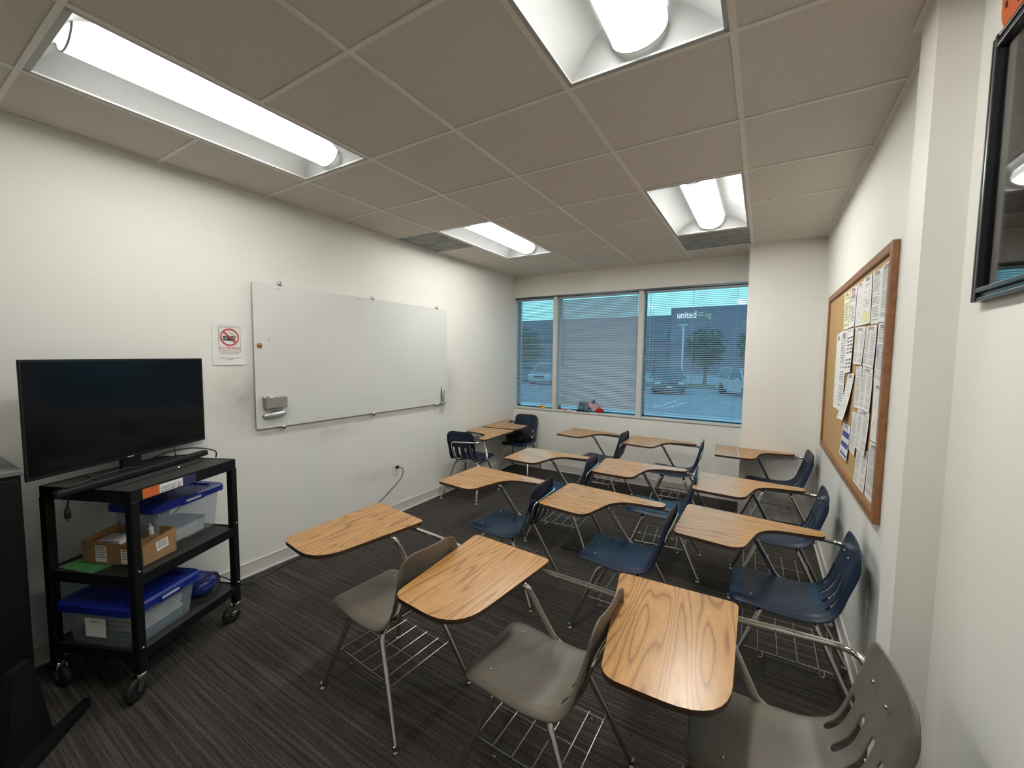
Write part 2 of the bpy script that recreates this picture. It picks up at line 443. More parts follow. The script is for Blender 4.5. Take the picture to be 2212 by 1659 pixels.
def text_mb(s, size, extrude=.0004, align='CENTER'):
    cu = bpy.data.curves.new('txt', 'FONT'); cu.body = s; cu.size = size; cu.extrude = extrude; cu.align_x = align; cu.resolution_u = 3
    o = bpy.data.objects.new('txt', cu); COL.objects.link(o)
    bpy.context.view_layer.update()
    dg = bpy.context.evaluated_depsgraph_get(); me = bpy.data.meshes.new_from_object(o.evaluated_get(dg))
    bpy.data.objects.remove(o); bpy.data.curves.remove(cu)
    vs = [v.co.copy() for v in me.vertices]; fs = [tuple(p.vertices) for p in me.polygons]
    bpy.data.meshes.remove(me); return vs, fs
def copy_tree(o, parent=None):
    c = o.copy(); COL.objects.link(c)
    if parent: c.parent = parent
    for ch in list(o.children): copy_tree(ch, c)
    return c

# ---------------------------------------------------------------- room constants (metres, camera above the origin)
XL, XR, YW, H = -3.10, .463, 5.17, 2.72
YB = -1.7
CX, CY = -.155, 4.78            # corner column
G = .6096; GX0, GY0 = -2.574, 1.0465
PX, PY0, PY1, X3 = .405, 1.776, 1.947, .502   # pilaster on the right wall
SILL, HEAD = .862, 2.435

b = MB(); b.box(XL-.1, X3+.1, YB-.1, YW+.1, -.08, 0); struct(b.build('floor', 'carpet'))
b = MB(); b.box(XL-.12, XL, YB-.1, YW+.2, -.08, 2.95); struct(b.build('wall_left', 'wall_left'))
b = MB(); b.box(XL, X3+.1, YB-.12, YB, 0, 2.95); struct(b.build('wall_front', 'wall'))
b = MB(); b.box(XR, XR+.16, PY1-.02, YW+.2, 0, 2.95); struct(b.build('wall_right', 'wall_right'))
b = MB(); b.box(PX, X3+.12, PY0, PY1, 0, 2.95); struct(b.build('wall_pilaster', 'wall'))
b = MB(); b.box(X3, X3+.12, YB, PY0, 0, 2.95); struct(b.build('wall_near_right', 'wall'))
b = MB(); b.box(CX, XR, CY, YW+.2, 0, 2.95); struct(b.build('wall_column', 'wall'))
b = MB(); b.box(XL, CX, YW, YW+.2, 0, SILL-.02); b.box(XL, CX, YW, YW+.2, HEAD, 2.95)
struct(b.build('wall_back', 'wall'))

# baseboards
def baseboard(name, segs):
    b = MB()
    for (x0, x1, y0, y1, nx, ny) in segs:
        t = .006
        xa, xb = (x0, x1) if nx == 0 else ((x0, x0+t*nx) if nx > 0 else (x0-t, x0))
        ya, yb = (y0, y1) if ny == 0 else ((y0-t, y0))
        b.box(xa, xb, ya, yb, 0, .098)
        # toe of the cove base
        t = .016
        xa, xb = (x0, x1) if nx == 0 else ((x0, x0+t*nx) if nx > 0 else (x0-t, x0))
        ya, yb = (y0, y1) if ny == 0 else ((y0-t, y0))
        b.box(xa, xb, ya, yb, 0, .012)
        t = .009
        xa, xb = (x0, x1) if nx == 0 else ((x0, x0+t*nx) if nx > 0 else (x0-t, x0))
        ya, yb = (y0, y1) if ny == 0 else ((y0-t, y0))
        b.box(xa, xb, ya, yb, .094, .100)
    struct(b.build(name, 'base', bevel=.002))
baseboard('baseboard_left', [(XL, XL, YB, YW, 1, 0)])
baseboard('baseboard_back', [(XL+.016, CX, YW, YW, 0, -1)])
baseboard('baseboard_column', [(CX, XR-.016, CY, CY, 0, -1)])
baseboard('baseboard_right', [(XR, XR, PY1, CY, -1, 0)])
baseboard('baseboard_pilaster', [(PX, PX, PY0, PY1, -1, 0), (PX, X3, PY0, PY0, 0, -1)])
baseboard('baseboard_near_right', [(X3, X3, YB, PY0-.016, -1, 0)])

# ---------------------------------------------------------------- ceiling
gx = [GX0+G*i for i in range(0, 6)]; gy = [GY0+G*j for j in range(-5, 8)]
lights = [(0, .437), (3, .437), (3, GY0+3*G), (0, GY0+3*G)]     # (column index, y of the near end): four 2x4 troffers
def in_light(x, y):
    for i, y0 in lights:
        if gx[i]-.01 < x < gx[i]+G+.01 and y0-.01 < y < y0+2*G+.01: return True
    return False
xs = [XL]+[x for x in gx if x < X3]+[X3]; ys = [YB]+[y for y in gy if YB < y < YW]+[YW]
b = MB(); bg = MB()
greys = [((xs[0]+xs[1])/2, GY0+3.5*G), ((gx[3]+gx[4])/2, GY0+5.5*G)]
gobjs = []
for i in range(len(xs)-1):
    for j in range(len(ys)-1):
        x0, x1, y0, y1 = xs[i], xs[i+1], ys[j], ys[j+1]; mx, my = (x0+x1)/2, (y0+y1)/2
        if in_light(mx, my): continue
        g = [k for k, (a, c) in enumerate(greys) if x0 < a < x1 and y0 < c < y1]
        if g:
            q = MB(); q.box(x0+.004, x1-.004, y0+.004, y1-.004, H+.003, H+.018); gobjs.append((g[0], q)); continue
        b.box(x0+.004, x1-.004, y0+.004, y1-.004, H+.003, H+.018)
b.box(XL, X3+.1, YB, YW, 2.93, 2.98, 1)
ceil_o = struct(b.build('ceiling', ['tile', 'plenum']))
for k, q in gobjs:
    o = q.build('ceiling_panel', 'tile_grey')
    tag(o, ['stained dark grey ceiling panel against the left wall beside the far left light',
            'dark grey ceiling panel between the far right light and the window wall'][k], 'ceiling panel')
b = MB(); w = .012
for x in xs[1:-1]: b.box(x-w, x+w, YB, YW, H-.001, H+.003)
for y in ys[1:-1]:
    for i in range(len(xs)-1):
        if in_light((xs[i]+xs[i+1])/2, y-.05) and in_light((xs[i]+xs[i+1])/2, y+.05): continue
        b.box(xs[i], min(xs[i+1], XR if y > PY1 else X3), y-w*.8, y+w*.8, H-.0015, H+.0025)
for (x0, x1, y0, y1) in [(XL, XL+.022, YB, YW), (XL, CX, YW-.022, YW), (XR-.022, XR, PY1, CY), (CX, XR, CY-.022, CY), (CX-.022, CX, CY-.022, YW), (PX-.022, PX, PY0-.022, PY1+.022),
                         (PX, X3, PY0-.022, PY0), (X3-.022, X3, YB, PY0)]:
    b.box(x0, x1, y0, y1, H-.003, H+.002)
g_o = b.build('ceiling_grid', 'tbar'); struct(g_o); g_o.name = 'trim_1'

def make_light():
    root = empty('ceiling_light')
    hx, hy = G/2-.012, G-.012
    # hipped, coved reflector pan
    def hg(d): return .085*(1-(1-min(1, d/.175))**2.0)
    ds = [.175*k/12 for k in range(13)]; ex, ey = hx-.006, hy-.006
    b = MB()
    for s in (-1, 1):
        vs = []
        for d in ds: vs += [Vector((s*(ex-d), -ey+d/1.55, H+.006+hg(d))), Vector((s*(ex-d), ey-d/1.55, H+.006+hg(d)))]
        b.add(vs, [(2*i, 2*i+1, 2*i+3, 2*i+2) for i in range(12)], 0, True)
        vs = []
        for d in ds: vs += [Vector((-ex+d, s*(ey-d/1.55), H+.006+hg(d))), Vector((ex-d, s*(ey-d/1.55), H+.006+hg(d)))]
        b.add(vs, [(2*i, 2*i+1, 2*i+3, 2*i+2) for i in range(12)], 0, True)
    d = .175; q = [(-ex+d, -ey+d/1.55), (ex-d, -ey+d/1.55), (ex-d, ey-d/1.55), (-ex+d, ey-d/1.55)]
    b.add([Vector((x, y, H+.006+.085)) for x, y in q], [(0, 1, 2, 3)])
    b.build('reflector_pan', 'reflector', root)
    b = MB(); b.box(-hx-.004, hx+.004, -hy-.004, hy+.004, H+.110, H+.125)
    for s in (-1, 1):
        b.box(s*hx-.004, s*hx+.004, -hy, hy, H+.004, H+.11); b.box(-hx, hx, s*hy-.004, s*hy+.004, H+.004, H+.11)
    b.build('housing', 'trof_frame', root)
    b = MB()
    for s in (-1, 1):
        b.box(s*(hx-.007)-.008, s*(hx-.007)+.008, -hy, hy, H-.001, H+.007); b.box(-hx, hx, s*(hy-.008)-.010, s*(hy-.008)+.010, H-.001, H+.007)
    b.build('frame', 'trof_frame', root)
    # half-round lens
    b = MB(); ly = hy-.058; n = 20; r = .105; vs = []; fs = []
    for y in (-ly, ly):
        for k in range(n+1):
            a = PI*k/n; vs.append(Vector((r*math.cos(a), y, H+.088-.078*math.sin(a))))
    fs = [(k, k+1, n+2+k, n+1+k) for k in range(n)]; b.add(vs, fs, 0, True)
    b.add(vs, [tuple(range(n, -1, -1)), tuple(range(n+1, 2*n+2))], 0)
    b.build('lens', 'lens', root)
    for s in (-1, 1):
        b = MB(); pts = [(r*1.02*math.cos(PI*k/n), s*(ly+.002), H+.088-.080*math.sin(PI*k/n)) for k in range(n+1)]
        b.tube(pts, .0035, 6); b.build('lens_end_ring', 'trof_frame', root)
    return root
ll = ['ceiling light above the television cart, whole length in view on the left', 'ceiling light cut off by the top edge of the photo, nearest on the right',
      'ceiling light at the far right, close to the window wall and the corner column', 'ceiling light at the far left, above the end of the whiteboard']
proto = make_light()
for k, (i, y0) in enumerate(lights):
    o = proto if k == 0 else copy_tree(proto)
    o.location = (gx[i]+G/2, y0+G, 0)
    for ch in o.children:
        if ch.name.startswith('lens') and 'ring' not in ch.name: ch.material_slots[0].link = 'OBJECT'; ch.material_slots[0].material = LENS[k]
    tag(o, ll[k], 'ceiling light', 'recessed fluorescent ceiling lights')

# ---------------------------------------------------------------- windows and blinds
wx = [(XL, -2.492), (-2.432, -1.335), (-1.272, CX)]
names = ['window_1', 'window_2', 'window_3']
for k, (x0, x1) in enumerate(wx):
    b = MB(); t = .012; y0, y1 = YW+.105, YW+.150
    b.box(x0, x0+t, y0, y1, SILL, HEAD); b.box(x1-t, x1, y0, y1, SILL, HEAD)
    b.box(x0, x1, y0, y1, SILL, SILL+t); b.box(x0, x1, y0, y1, HEAD-.03, HEAD)
    fr = struct(b.build(names[k], 'darkframe'))
    p = MB(); p.box(x0+t, x1-t, YW+.124, YW+.128, SILL+t, HEAD-.03); p.build('pane', 'glass', fr)
b = MB()
for x0, x1 in ((-2.492, -2.432), (-1.335, -1.272)): b.box(x0, x1, YW+.004, YW+.16, SILL, HEAD)
struct(b.build('trim_2', 'mullion', bevel=.002))
b = MB(); b.box(XL, CX, YW+.002, YW+.2, HEAD-.022, HEAD)  # dark frame header; its tone also stands in for the headrail's shadow
struct(b.build('trim_3', 'darkframe'))
b = MB(); b.box(XL, CX, YW-.012, YW+.2, SILL-.022, SILL)
struct(b.build('trim_4', 'mullion', bevel=.003))

def make_blind(x0, x1, tilt, label, top_open=0):
    root = empty('window_blind', ((x0+x1)/2, YW+.05, 0)); w = (x1-x0)/2-.014
    b = MB(); b.box(-w, w, -.018, .018, HEAD-.052, HEAD-.024); b.build('headrail', 'slat', root, bevel=.002)
    b = MB(); z = HEAD-.075; p = .0212; zb = SILL+.058
    k = 0
    while z > zb:
        a = tilt+R(random.uniform(-1.0, 1.0)); n = 4; hw = .0125
        if k < top_open: a = R(8)
        vs = []
        for xx in (-w, w):
            for i in range(n+1):
                t = -1+2*i/n; yy = t*hw; zz = .0022*(1-t*t)
                vs.append(Vector((xx, yy*math.cos(a)-zz*math.sin(a), z+yy*math.sin(a)+zz*math.cos(a))))
        b.add(vs, [(i, i+1, n+2+i, n+1+i) for i in range(n)], 0, True)
        z -= p; k += 1
    b.build('slats', 'slat', root)
    b = MB(); b.box(-w, w, -.012, .012, zb-.014, zb-.002); b.build('bottom_rail', 'slat', root, bevel=.003)
    for t in ([-.82, 0, .82] if w > .4 else [-.7, .35]):
        b = MB(); b.tube([(t*w, -.014, HEAD-.05), (t*w, -.014, zb-.01)], .0012, 5)
        b.tube([(t*w, .014, HEAD-.05), (t*w, .014, zb-.01)], .0012, 5); b.build('ladder_cord', 'slat', root)
    b = MB(); b.tube([(-w*.88, -.024, HEAD-.06), (-w*.88, -.026, HEAD-.95)], .0035, 8); b.build('tilt_wand', 'slat', root)
    return tag(root, label, 'blind', 'mini blinds in the three windows')
make_blind(*wx[0], R(27), 'narrow mini blind in the leftmost window beside the left wall')
make_blind(*wx[1], R(53), 'nearly closed mini blind in the middle window, flag on the sill below')
make_blind(*wx[2], R(20), 'half open mini blind in the right window beside the column')

# ---------------------------------------------------------------- chair desks
def make_shell(mname, parent):
    prof = [(-.262, .408), (-.262, .424), (-.252, .440), (-.232, .448), (-.19, .449), (-.14, .446), (-.08, .440), (-.02, .437), (.04, .437), (.085, .442), (.118, .453),
            (.142, .473), (.155, .497), (.166, .53), (.176, .565), (.187, .60), (.197, .632), (.206, .664), (.214, .695), (.2205, .724), (.226, .750), (.229, .764), (.231, .774)]
    S = [0]
    for i in range(1, len(prof)): S.append(S[-1]+math.dist(prof[i], prof[i-1]))
    tot = S[-1]
    def at(s):
        s = max(0, min(tot, s))
        for i in range(1, len(S)):
            if s <= S[i]+1e-9:
                t = (s-S[i-1])/(S[i]-S[i-1]); a, c = prof[i-1], prof[i]
                return Vector((a[0]+(c[0]-a[0])*t, 0, a[1]+(c[1]-a[1])*t))
    ss = [0, .006, .016, .03, .045, .06]+[.06+(tot-.12)*i/34 for i in range(1, 34)]+[tot-.06, tot-.045, tot-.03, tot-.016, tot-.006, tot]
    ts = [-1, -.965, -.91, -.84, -.775, -.735, -.60, -.55, -.42, -.34, -.295, -.16, -.11, 0, .11, .16, .295, .34, .42, .55, .60, .735, .775, .84, .91, .965, 1]
    sb = 0
    for i, p in enumerate(prof):
        if abs(p[0]-.142) < 1e-6: sb = S[i]
    def halfw(s):
        k = [(0, .182), (.10, .193), (.28, .196), (sb-.05, .190), (sb+.03, .176), (sb+.10, .172), (sb+.2, .176), (tot, .172)]
        W = k[-1][1]
        for a, c in zip(k, k[1:]):
            if a[0] <= s <= c[0]:
                t = (s-a[0])/(c[0]-a[0]); t = t*t*(3-2*t); W = a[1]+(c[1]-a[1])*t; break
        for d, r in ((s, .055), (tot-s, .066)):
            if d < r: W -= r-math.sqrt(max(0, r*r-(r-d)**2))
        return W
    vs = []; 
    for s in ss:
        p = at(s); q = (at(s+.004)-at(s-.004)).normalized(); nr = Vector((-q.z, 0, q.x))   # towards the sitter / up
        W = halfw(s)
        for t in ts:
            lip = max(0, (abs(t)-.78)/.22)**2*.024*max(.45, min(1, (tot-s)/.09))*max(.4, min(1, s/.05))
            bowl = .010*(1-t*t)*math.sin(PI*min(1, s/(sb)))*(1 if s < sb else 0)
            wrap = (-.010*(1-t*t) if s > sb+.05 else -.010*(1-t*t)*max(0, (s-sb)/.05) if s > sb else 0)
            o = nr*(-lip-bowl+wrap)
            vs.append(p+o+Vector((0, t*W, 0)))
    nt_ = len(ts); fs = []
    slots = [(-.735, -.60), (-.295, -.16), (.16, .295), (.60, .735)]
    s0, s1 = sb-.030, sb+.118
    for i in range(len(ss)-1):
        sm = (ss[i]+ss[i+1])/2
        for j in range(nt_-1):
            tm = (ts[j]+ts[j+1])/2
            if s0 < sm < s1 and any(a < tm < c for a, c in slots): continue
            fs.append((i*nt_+j, (i+1)*nt_+j, (i+1)*nt_+j+1, i*nt_+j+1))
    b = MB(); b.add(vs, fs, 0, True)
    o = b.build('seat_shell', mname, parent, solid=.0065, subsurf=1)
    return o
def make_desk(kind):
    root = empty('chair_desk')
    sh = make_shell('bluepl' if kind == 'blue' else 'greypl', root)
    for (x, y, z, n) in [(-.165, -.12, .4465, (0, 0, 1)), (-.165, .12, .4465, (0, 0, 1)), (.2095, -.048, .693, (-1, 0, .25)), (.2095, .048, .693, (-1, 0, .25))]:
        n = Vector(n).normalized(); T = Matrix.Translation((x, y, z)) @ n.to_track_quat('Z', 'Y').to_matrix().to_4x4()
        b = MB(); b.lathe([(.0055, -.004), (.0055, 0), (.004, .0018), (.001, .0024)], 12, T); b.build('rivet', 'wire', sh)
    rt = .0125
    for s in (-1, 1):
        # front leg and rear leg, each with its half of the cross tube under the seat
        for nm, path in (('front', [(-.272, s*.222, .014), (-.118, s*.150, .412), (-.118, 0, .416)]), ('rear', [(.272, s*.222, .014), (.085, s*.150, .405), (.085, 0, .409)])):
            b = MB(); pts = fillet(path, .055, 8); rr = [rt]*len(pts); rr[0] = .0095; rr[0] = .010
            b.tube(pts, rr, 14); lg = b.build('leg', 'chrome', root)
            g = MB(); x, y = path[0][0], path[0][1]
            g.lathe([(.0165, 0), (.0170, .003), (.0140, .010), (.0100, .016), (.0098, .030)], 16, Matrix.Translation((x, y, 0)))
            g.build('foot_glide', 'chrome', lg)
    for s in (-1, 1):
        b = MB(); b.tube([(-.135, s*.10, .413), (.10, s*.10, .405)], .009, 10); b.build('seat_rail', 'chrome', root)
    for s in (-1, 1):
        b = MB(); b.lathe([(.014, 0), (.014, .022), (.009, .026)], 12, Matrix.Translation((-.165, s*.12, .412))); b.build('bumper', 'rubber', root)
    # back frame and arm tube
    z0 = .676 if kind == 'blue' else .676
    TZ = .690
    b = MB()
    lft = [(.09, -.105, .407), (.150, -.112, .44), (.197, -.118, .53), (.231, -.118, .648), (.236, .02, .654)]
    b.tube(fillet(lft, [0, .03, .06, .045, 0], 6), .0095, 12)
    rgt = [(.09, .105, .407), (.150, .112, .44), (.197, .118, .53), (.231, .118, .640)]
    b.tube(fillet(rgt, [0, .03, .06, 0], 6), .0095, 12)
    b.build('back_frame', 'chrome', root)
    b = MB()
    if kind == 'blue': arm = [(.236, .02, .654), (.232, .215, .660), (.150, .228, TZ-.028), (-.10, .228, TZ-.028)]
    else: arm = [(.236, .02, .654), (.230, .244, .660), (.05, .246, TZ-.028), (-.36, .242, TZ-.028)]
    b.tube(fillet(arm, [0, .07, .06, 0], 8), .0115, 14); b.build('arm_tube', 'chrome', root)
    b = MB()
    if kind == 'blue': st = [(.08, .16, .407), (-.045, .19, .408), (-.166, .085, TZ-.024), (-.38, .07, TZ-.0305)]
    else: st = [(.08, .16, .407), (-.045, .19, .408), (-.146, .105, TZ-.024), (-.40, .06, TZ-.0305)]
    b.tube(fillet(st, [0, .05, .035, 0], 8), .0125, 14)
    st2 = [(.085, .03, .407), (.08, .16, .407)]
    b.tube(st2, .0125, 12); b.build('tablet_support', 'chrome', root)
    # mounting plate and laminate top
    if kind == 'blue':
        poly = [(-.532, -.165), (-.212, -.205), (-.128, .148), (.155, .178), (.160, .268), (-.524, .332)]
        rs = [.035, .075, .13, .045, .05, .045]
    else:
        poly = [(-.580, .332), (-.520, -.274), (-.187, -.300), (-.135, .305)]
        rs = [.030, .055, .16, .035]
    rp = round_poly(poly, rs, 8)
    if kind != 'blue': rp = rp
    b = MB(); b.prism(rp, TZ-.018, TZ, 0, 1)
    b.build('tablet_top', ['lam_x' if kind == 'blue' else 'lam_y', 'lamedge'], root, bevel=.0022)
    b = MB()
    if kind == 'blue': b.box(-.42, -.15, .04, .11, TZ-.0225, TZ-.0185); b.box(-.10, .10, .215, .250, TZ-.022, TZ-.0185)
    else: b.box(-.42, -.17, .04, .11, TZ-.0225, TZ-.0185); b.box(-.36, -.16, .225, .26, TZ-.022, TZ-.0185)
    b.build('mounting_plate', 'black', root)
    # wire book rack
    b = MB(); rw = .0032; zr = .195
    for x, z in ((-.197, .20), (-.125, zr), (-.045, zr), (.035, zr), (.115, zr), (.178, .20)):
        yy = .186 if abs(x) > .15 else .165
        b.tube([(x, -yy, z), (x, yy, z)], rw, 6)
    for y in (-.16, 0, .16):
        b.tube(fillet([(-.20, y, zr+.004), (-.197, y, zr-.004), (.178, y, zr-.004), (.18, y, zr+.004)], .004, 2), rw, 6)
    for x in (-.125, .115):
        for s in (-1, 1):
            b.tube(fillet([(x, s*.165, zr), (x, s*.168, zr-.03), (x+.02, s*.168, zr-.03), (x+.02, s*.16, zr-.004)], .006, 3), rw*.9, 6)
    b.build('book_rack', 'wire', root)
    return root
K = 1.0575
offs = (.25, -.067)
blue = [  # key, tablet reference x, y (at .74), heading, label
 ('Rb1', -.080, 2.350, .45, 'nearest blue chair desk beside the right wall, its seat in full view'),
 ('M', -.834, 2.335, 0, 'blue chair desk in mid room directly behind the two left grey desks'),
 ('L', -1.612, 2.337, .8, 'leftmost blue chair desk beyond the grey desks, tablet near the left wall'),
 ('R2b', -.102, 3.135, 1.3, 'second nearest blue chair desk beside the right wall, below the cork board'),
 ('R2a', -.828, 3.179, 5.5, 'blue chair desk in the middle column, second counted from the window'),
 ('L2', -1.589, 3.138, 2.8, 'blue chair desk in the left column, just before the window row'),
 ('W3', -.082, 4.305, 5.1, 'blue chair desk before the corner column, pale stripe across its tablet'),
 ('W2', -.914, 4.300, 1.4, 'blue chair desk in the window row below the right window'),
 ('W1', -1.668, 4.363, -2.0, 'blue chair desk in the window row below the flag on the sill'),
 ('C1', -2.636, 3.785, -82.5, 'blue chair desk against the left wall, its slotted back towards the camera'),
 ('C2', None, None, 98, 'blue chair desk in the far left corner with a black bag on it')]
proto = make_desk('blue')
desk_pos = {}
for k, (key, rx, ry, a, lab) in enumerate(blue):
    o = proto if k == 0 else copy_tree(proto)
    ar = R(a); c, s = math.cos(ar), math.sin(ar)
    if key == 'C2': X, Y = -2.815, 4.862
    else: X, Y = rx*K+c*offs[0]-s*offs[1], ry*K+s*offs[0]+c*offs[1]
    o.location = (X, Y, 0); o.rotation_euler = (0, 0, ar); desk_pos[key] = (X, Y, ar, o)
    tag(o, lab, 'chair desk', 'navy blue chair desks')
b = MB(); b.box(-.334, -.328, -.185, .312, .6898, .6906)
b.build('pale_stripe', 'binwhite', [c for c in desk_pos['W3'][3].children if c.name.startswith('tablet_top')][0])
proto = make_desk('grey')
for k, (X, Y, a, lab) in enumerate([(-1.450, 1.335, -4.5, 'grey chair desk nearest the television cart, tablet reaching towards the left wall'),
        (-.645, 1.325, -1.0, 'grey chair desk in the middle of the nearest row, bright glare on its tablet'),
        (.105, 1.42, 5.5, 'grey chair desk in the bottom right corner of the photo beside the right wall')]):
    o = proto if k == 0 else copy_tree(proto)
    o.location = (X, Y, 0); o.rotation_euler = (0, 0, R(a))
    if k == 2:
        for ch in o.children:
            if ch.name.startswith(('tablet_top', 'mounting_plate')): ch.location.x = .024
    tag(o, lab, 'chair desk', 'grey chair desks in the nearest row')

# black bag lying on the seat of the far corner chair
X, Y, ar, _ = desk_pos['C2']
bag = empty('black_bag', (X+.0, Y-.03, .452), ar)
b = MB(); n = 10; vs = []
def bagpt(u, v, w):   # rounded slumped box
    return None
def blob(cx, cy, cz, sx, sy, sz, e=.45, nu=28, nv=16, T=None, wob=0, seed=1):
    rnd = random.Random(seed); vs = []
    ph = [rnd.uniform(0, 6) for _ in range(4)]
    def sg(x, p): return math.copysign(abs(x)**p, x)
    for j in range(nv+1):
        b_ = -PI/2+PI*j/nv
        for i in range(nu):
            a = 2*PI*i/nu
            x = sg(math.cos(b_), e)*sg(math.cos(a), e); y = sg(math.cos(b_), e)*sg(math.sin(a), e); z = sg(math.sin(b_), e)
            q = 1+wob*(math.sin(3*a+ph[0])*math.cos(2*b_+ph[1])+.5*math.sin(7*a+ph[2])*math.cos(4*b_+ph[3]))
            p = Vector((cx+sx*x*q, cy+sy*y*q, cz+sz*z*q)); vs.append(T @ p if T is not None else p)
    fs = [(j*nu+i, j*nu+(i+1) % nu, (j+1)*nu+(i+1) % nu, (j+1)*nu+i) for j in range(nv) for i in range(nu)]
    return vs, fs
T = Matrix.Translation((.0, 0, .10)) @ Matrix.Rotation(R(-14), 4, 'Y')
vs, fs = blob(0, 0, 0, .15, .165, .095, .5, T=T, wob=.05)
b.add(vs, fs, 0, True); b.build('body', 'bagfab', bag)
b = MB(); vs, fs = blob(-.10, 0, .05, .05, .12, .045, .5, wob=.04, seed=3); b.add(vs, fs, 0, True); b.build('front_pocket', 'bagfab', bag)
b = MB(); b.tube(spline([(.09, .12, .17), (.15, .10, .24), (.12, 0, .27), (.06, -.02, .22), (-.05, .04, .20)], 6), .008, 6); b.build('strap', 'bagfab', bag)
b = MB(); b.tube([(-.13, -.10, .128), (-.05, -.09, .20), (-.05, .09, .20), (-.13, .10, .128)], .003, 6); b.build('zip', 'wire', bag)
tag(bag, 'slumped black bag on the seat of the corner chair desk', 'bag')

# ---------------------------------------------------------------- whiteboard
wb = empty('whiteboard', (XL, 2.58, 1.585))
b = MB(); pl = round_poly([(-1.04, -.525), (1.04, -.525), (1.04, .525), (-1.04, .525)], [.02]*4, 4)
T = Matrix(((0, 0, 1, 0), (1, 0, 0, 0), (0, 1, 0, 0), (0, 0, 0, 1)))
b.prism(pl, .022, .030, 0, 1, T); b.build('glass_panel', ['board', simple('board_edge', (.28, .30, .30), .3)], wb)
for y in (-.846, .0, .865):
    for z, s in ((.525, 1), (-.525, -1)):
        b = MB(); Tt = Matrix.Translation((0, y, z+s*.008)) @ Matrix.Rotation(PI/2, 4, 'Y')
        b.lathe([(.008, 0), (.008, .019), (.017, .020), (.017, .034), (.014, .040), (.004, .041)], 18, Tt); b.build('standoff', 'chrome', wb)
for (y, z, l, a) in [(-.86, .485, .05, -15), (-.15, .50, .04, -20), (-.93, .12, .04, 60), (.95, .10, .03, 80), (-.55, -.50, .02, 30), (-.99, -.40, .01, 0), (.88, -.42, .03, 20)]:
    b = MB(); a = R(a); c, s = math.cos(a)*l/2, math.sin(a)*l/2
    b.tube(spline([(.0308, y-c, z-s), (.0308, y, z+.006), (.0308, y+c, z+s)], 4), .0016, 5); b.build('marker_mark', 'inkgrey', wb)
tag(wb, 'frameless white glass board held by chrome clips on the left wall', 'whiteboard')
# things stuck on the board
fx = XL+.030
b = MB(); b.lathe([(.017, 0), (.018, .006), (.013, .013), (.004, .016)], 20, Matrix.Translation((fx, 1.576, 1.662)) @ Matrix.Rotation(PI/2, 4, 'Y'))
tag(b.build('magnet', 'amber'), 'round amber magnet near the left edge of the whiteboard', 'magnet')
mh = empty('marker_box', (fx, 1.667, 1.205))
b = MB(); y0, y1, z0, z1, d, t = -.078, .078, 0, .078, .042, .003
b.box(0, t, y0, y1, z0, z1); b.box(d-t, d, y0, y1, z0, z1); b.box(0, d, y0, y0+t, z0, z1); b.box(0, d, y1-t, y1, z0, z1); b.box(0, d, y0, y1, z0, z0+t)
b.build('box', 'greybox', mh, bevel=.001)
tag(mh, 'grey open marker box stuck to the lower left of the whiteboard', 'marker box')
for k, (y, le, cap, lb) in enumerate([(1.604, -.5, 'silver', 'leftmost marker pen leaning out of the grey box on the whiteboard'),
                                      (1.640, -.4, 'inkgrey', 'middle marker pen with grey cap in the grey box on the whiteboard'),
                                      (1.672, -.75, 'white', 'rightmost of the three marker pens in the grey box, all white')]):
    mk = empty('marker_pen', (fx+.018, y+.045, 1.226))
    mk.rotation_euler = (R(46+4*k), R(4), 0)
    b = MB(); b.lathe([(.007, 0), (.008, .002), (.008, .075)], 12); b.build('barrel', 'white', mk)
    b = MB(); b.lathe([(.0085, .075), (.0085, .094+.003*k), (.006, .100+.003*k)], 12); b.build('cap', cap, mk)
    tag(mk, lb, 'marker')
def eraser(name, loc, rx, label):
    e = empty(name, loc); e.rotation_euler = (rx, 0, 0)
    def lens(t, hw, ht):
        pts = []
        n = 28
        for i in range(n):
            a = 2*PI*i/n; c = math.cos(a); pts.append((hw*c, ht*math.sin(a)*(abs(math.sin(a))**.25)))
        return pts
    b = MB(); b.prism(lens(0, .084, .023), 0, .013, 0, 0, T=T); b.build('felt_pad', 'rubber', e)
    b = MB(); vs, fs = blob(0, 0, 0, .086, .026, .017, .9, 32, 12)
    vs = [Vector((.014+p.z if p.z > 0 else .014, p.x, p.y)) for p in vs]; b.add(vs, fs, 0, True); b.build('handle', 'silver', e)
    return tag(e, label, 'eraser')
eraser('board_eraser', (fx, 1.667, 1.155), R(4), 'silver board eraser lying sideways below the grey marker box')
eraser('board_eraser', (fx, 3.536, 1.165), R(88), 'silver board eraser standing upright at the right end of the whiteboard')
b = MB(); b.box(XL+.03, XL+.055, 3.50, 3.60, 1.058, 1.066); b.box(XL+.03, XL+.033, 3.50, 3.60, 1.058, 1.09)
tag(b.build('marker_ledge', 'silver'), 'small metal ledge at the lower right corner of the whiteboard', 'ledge')

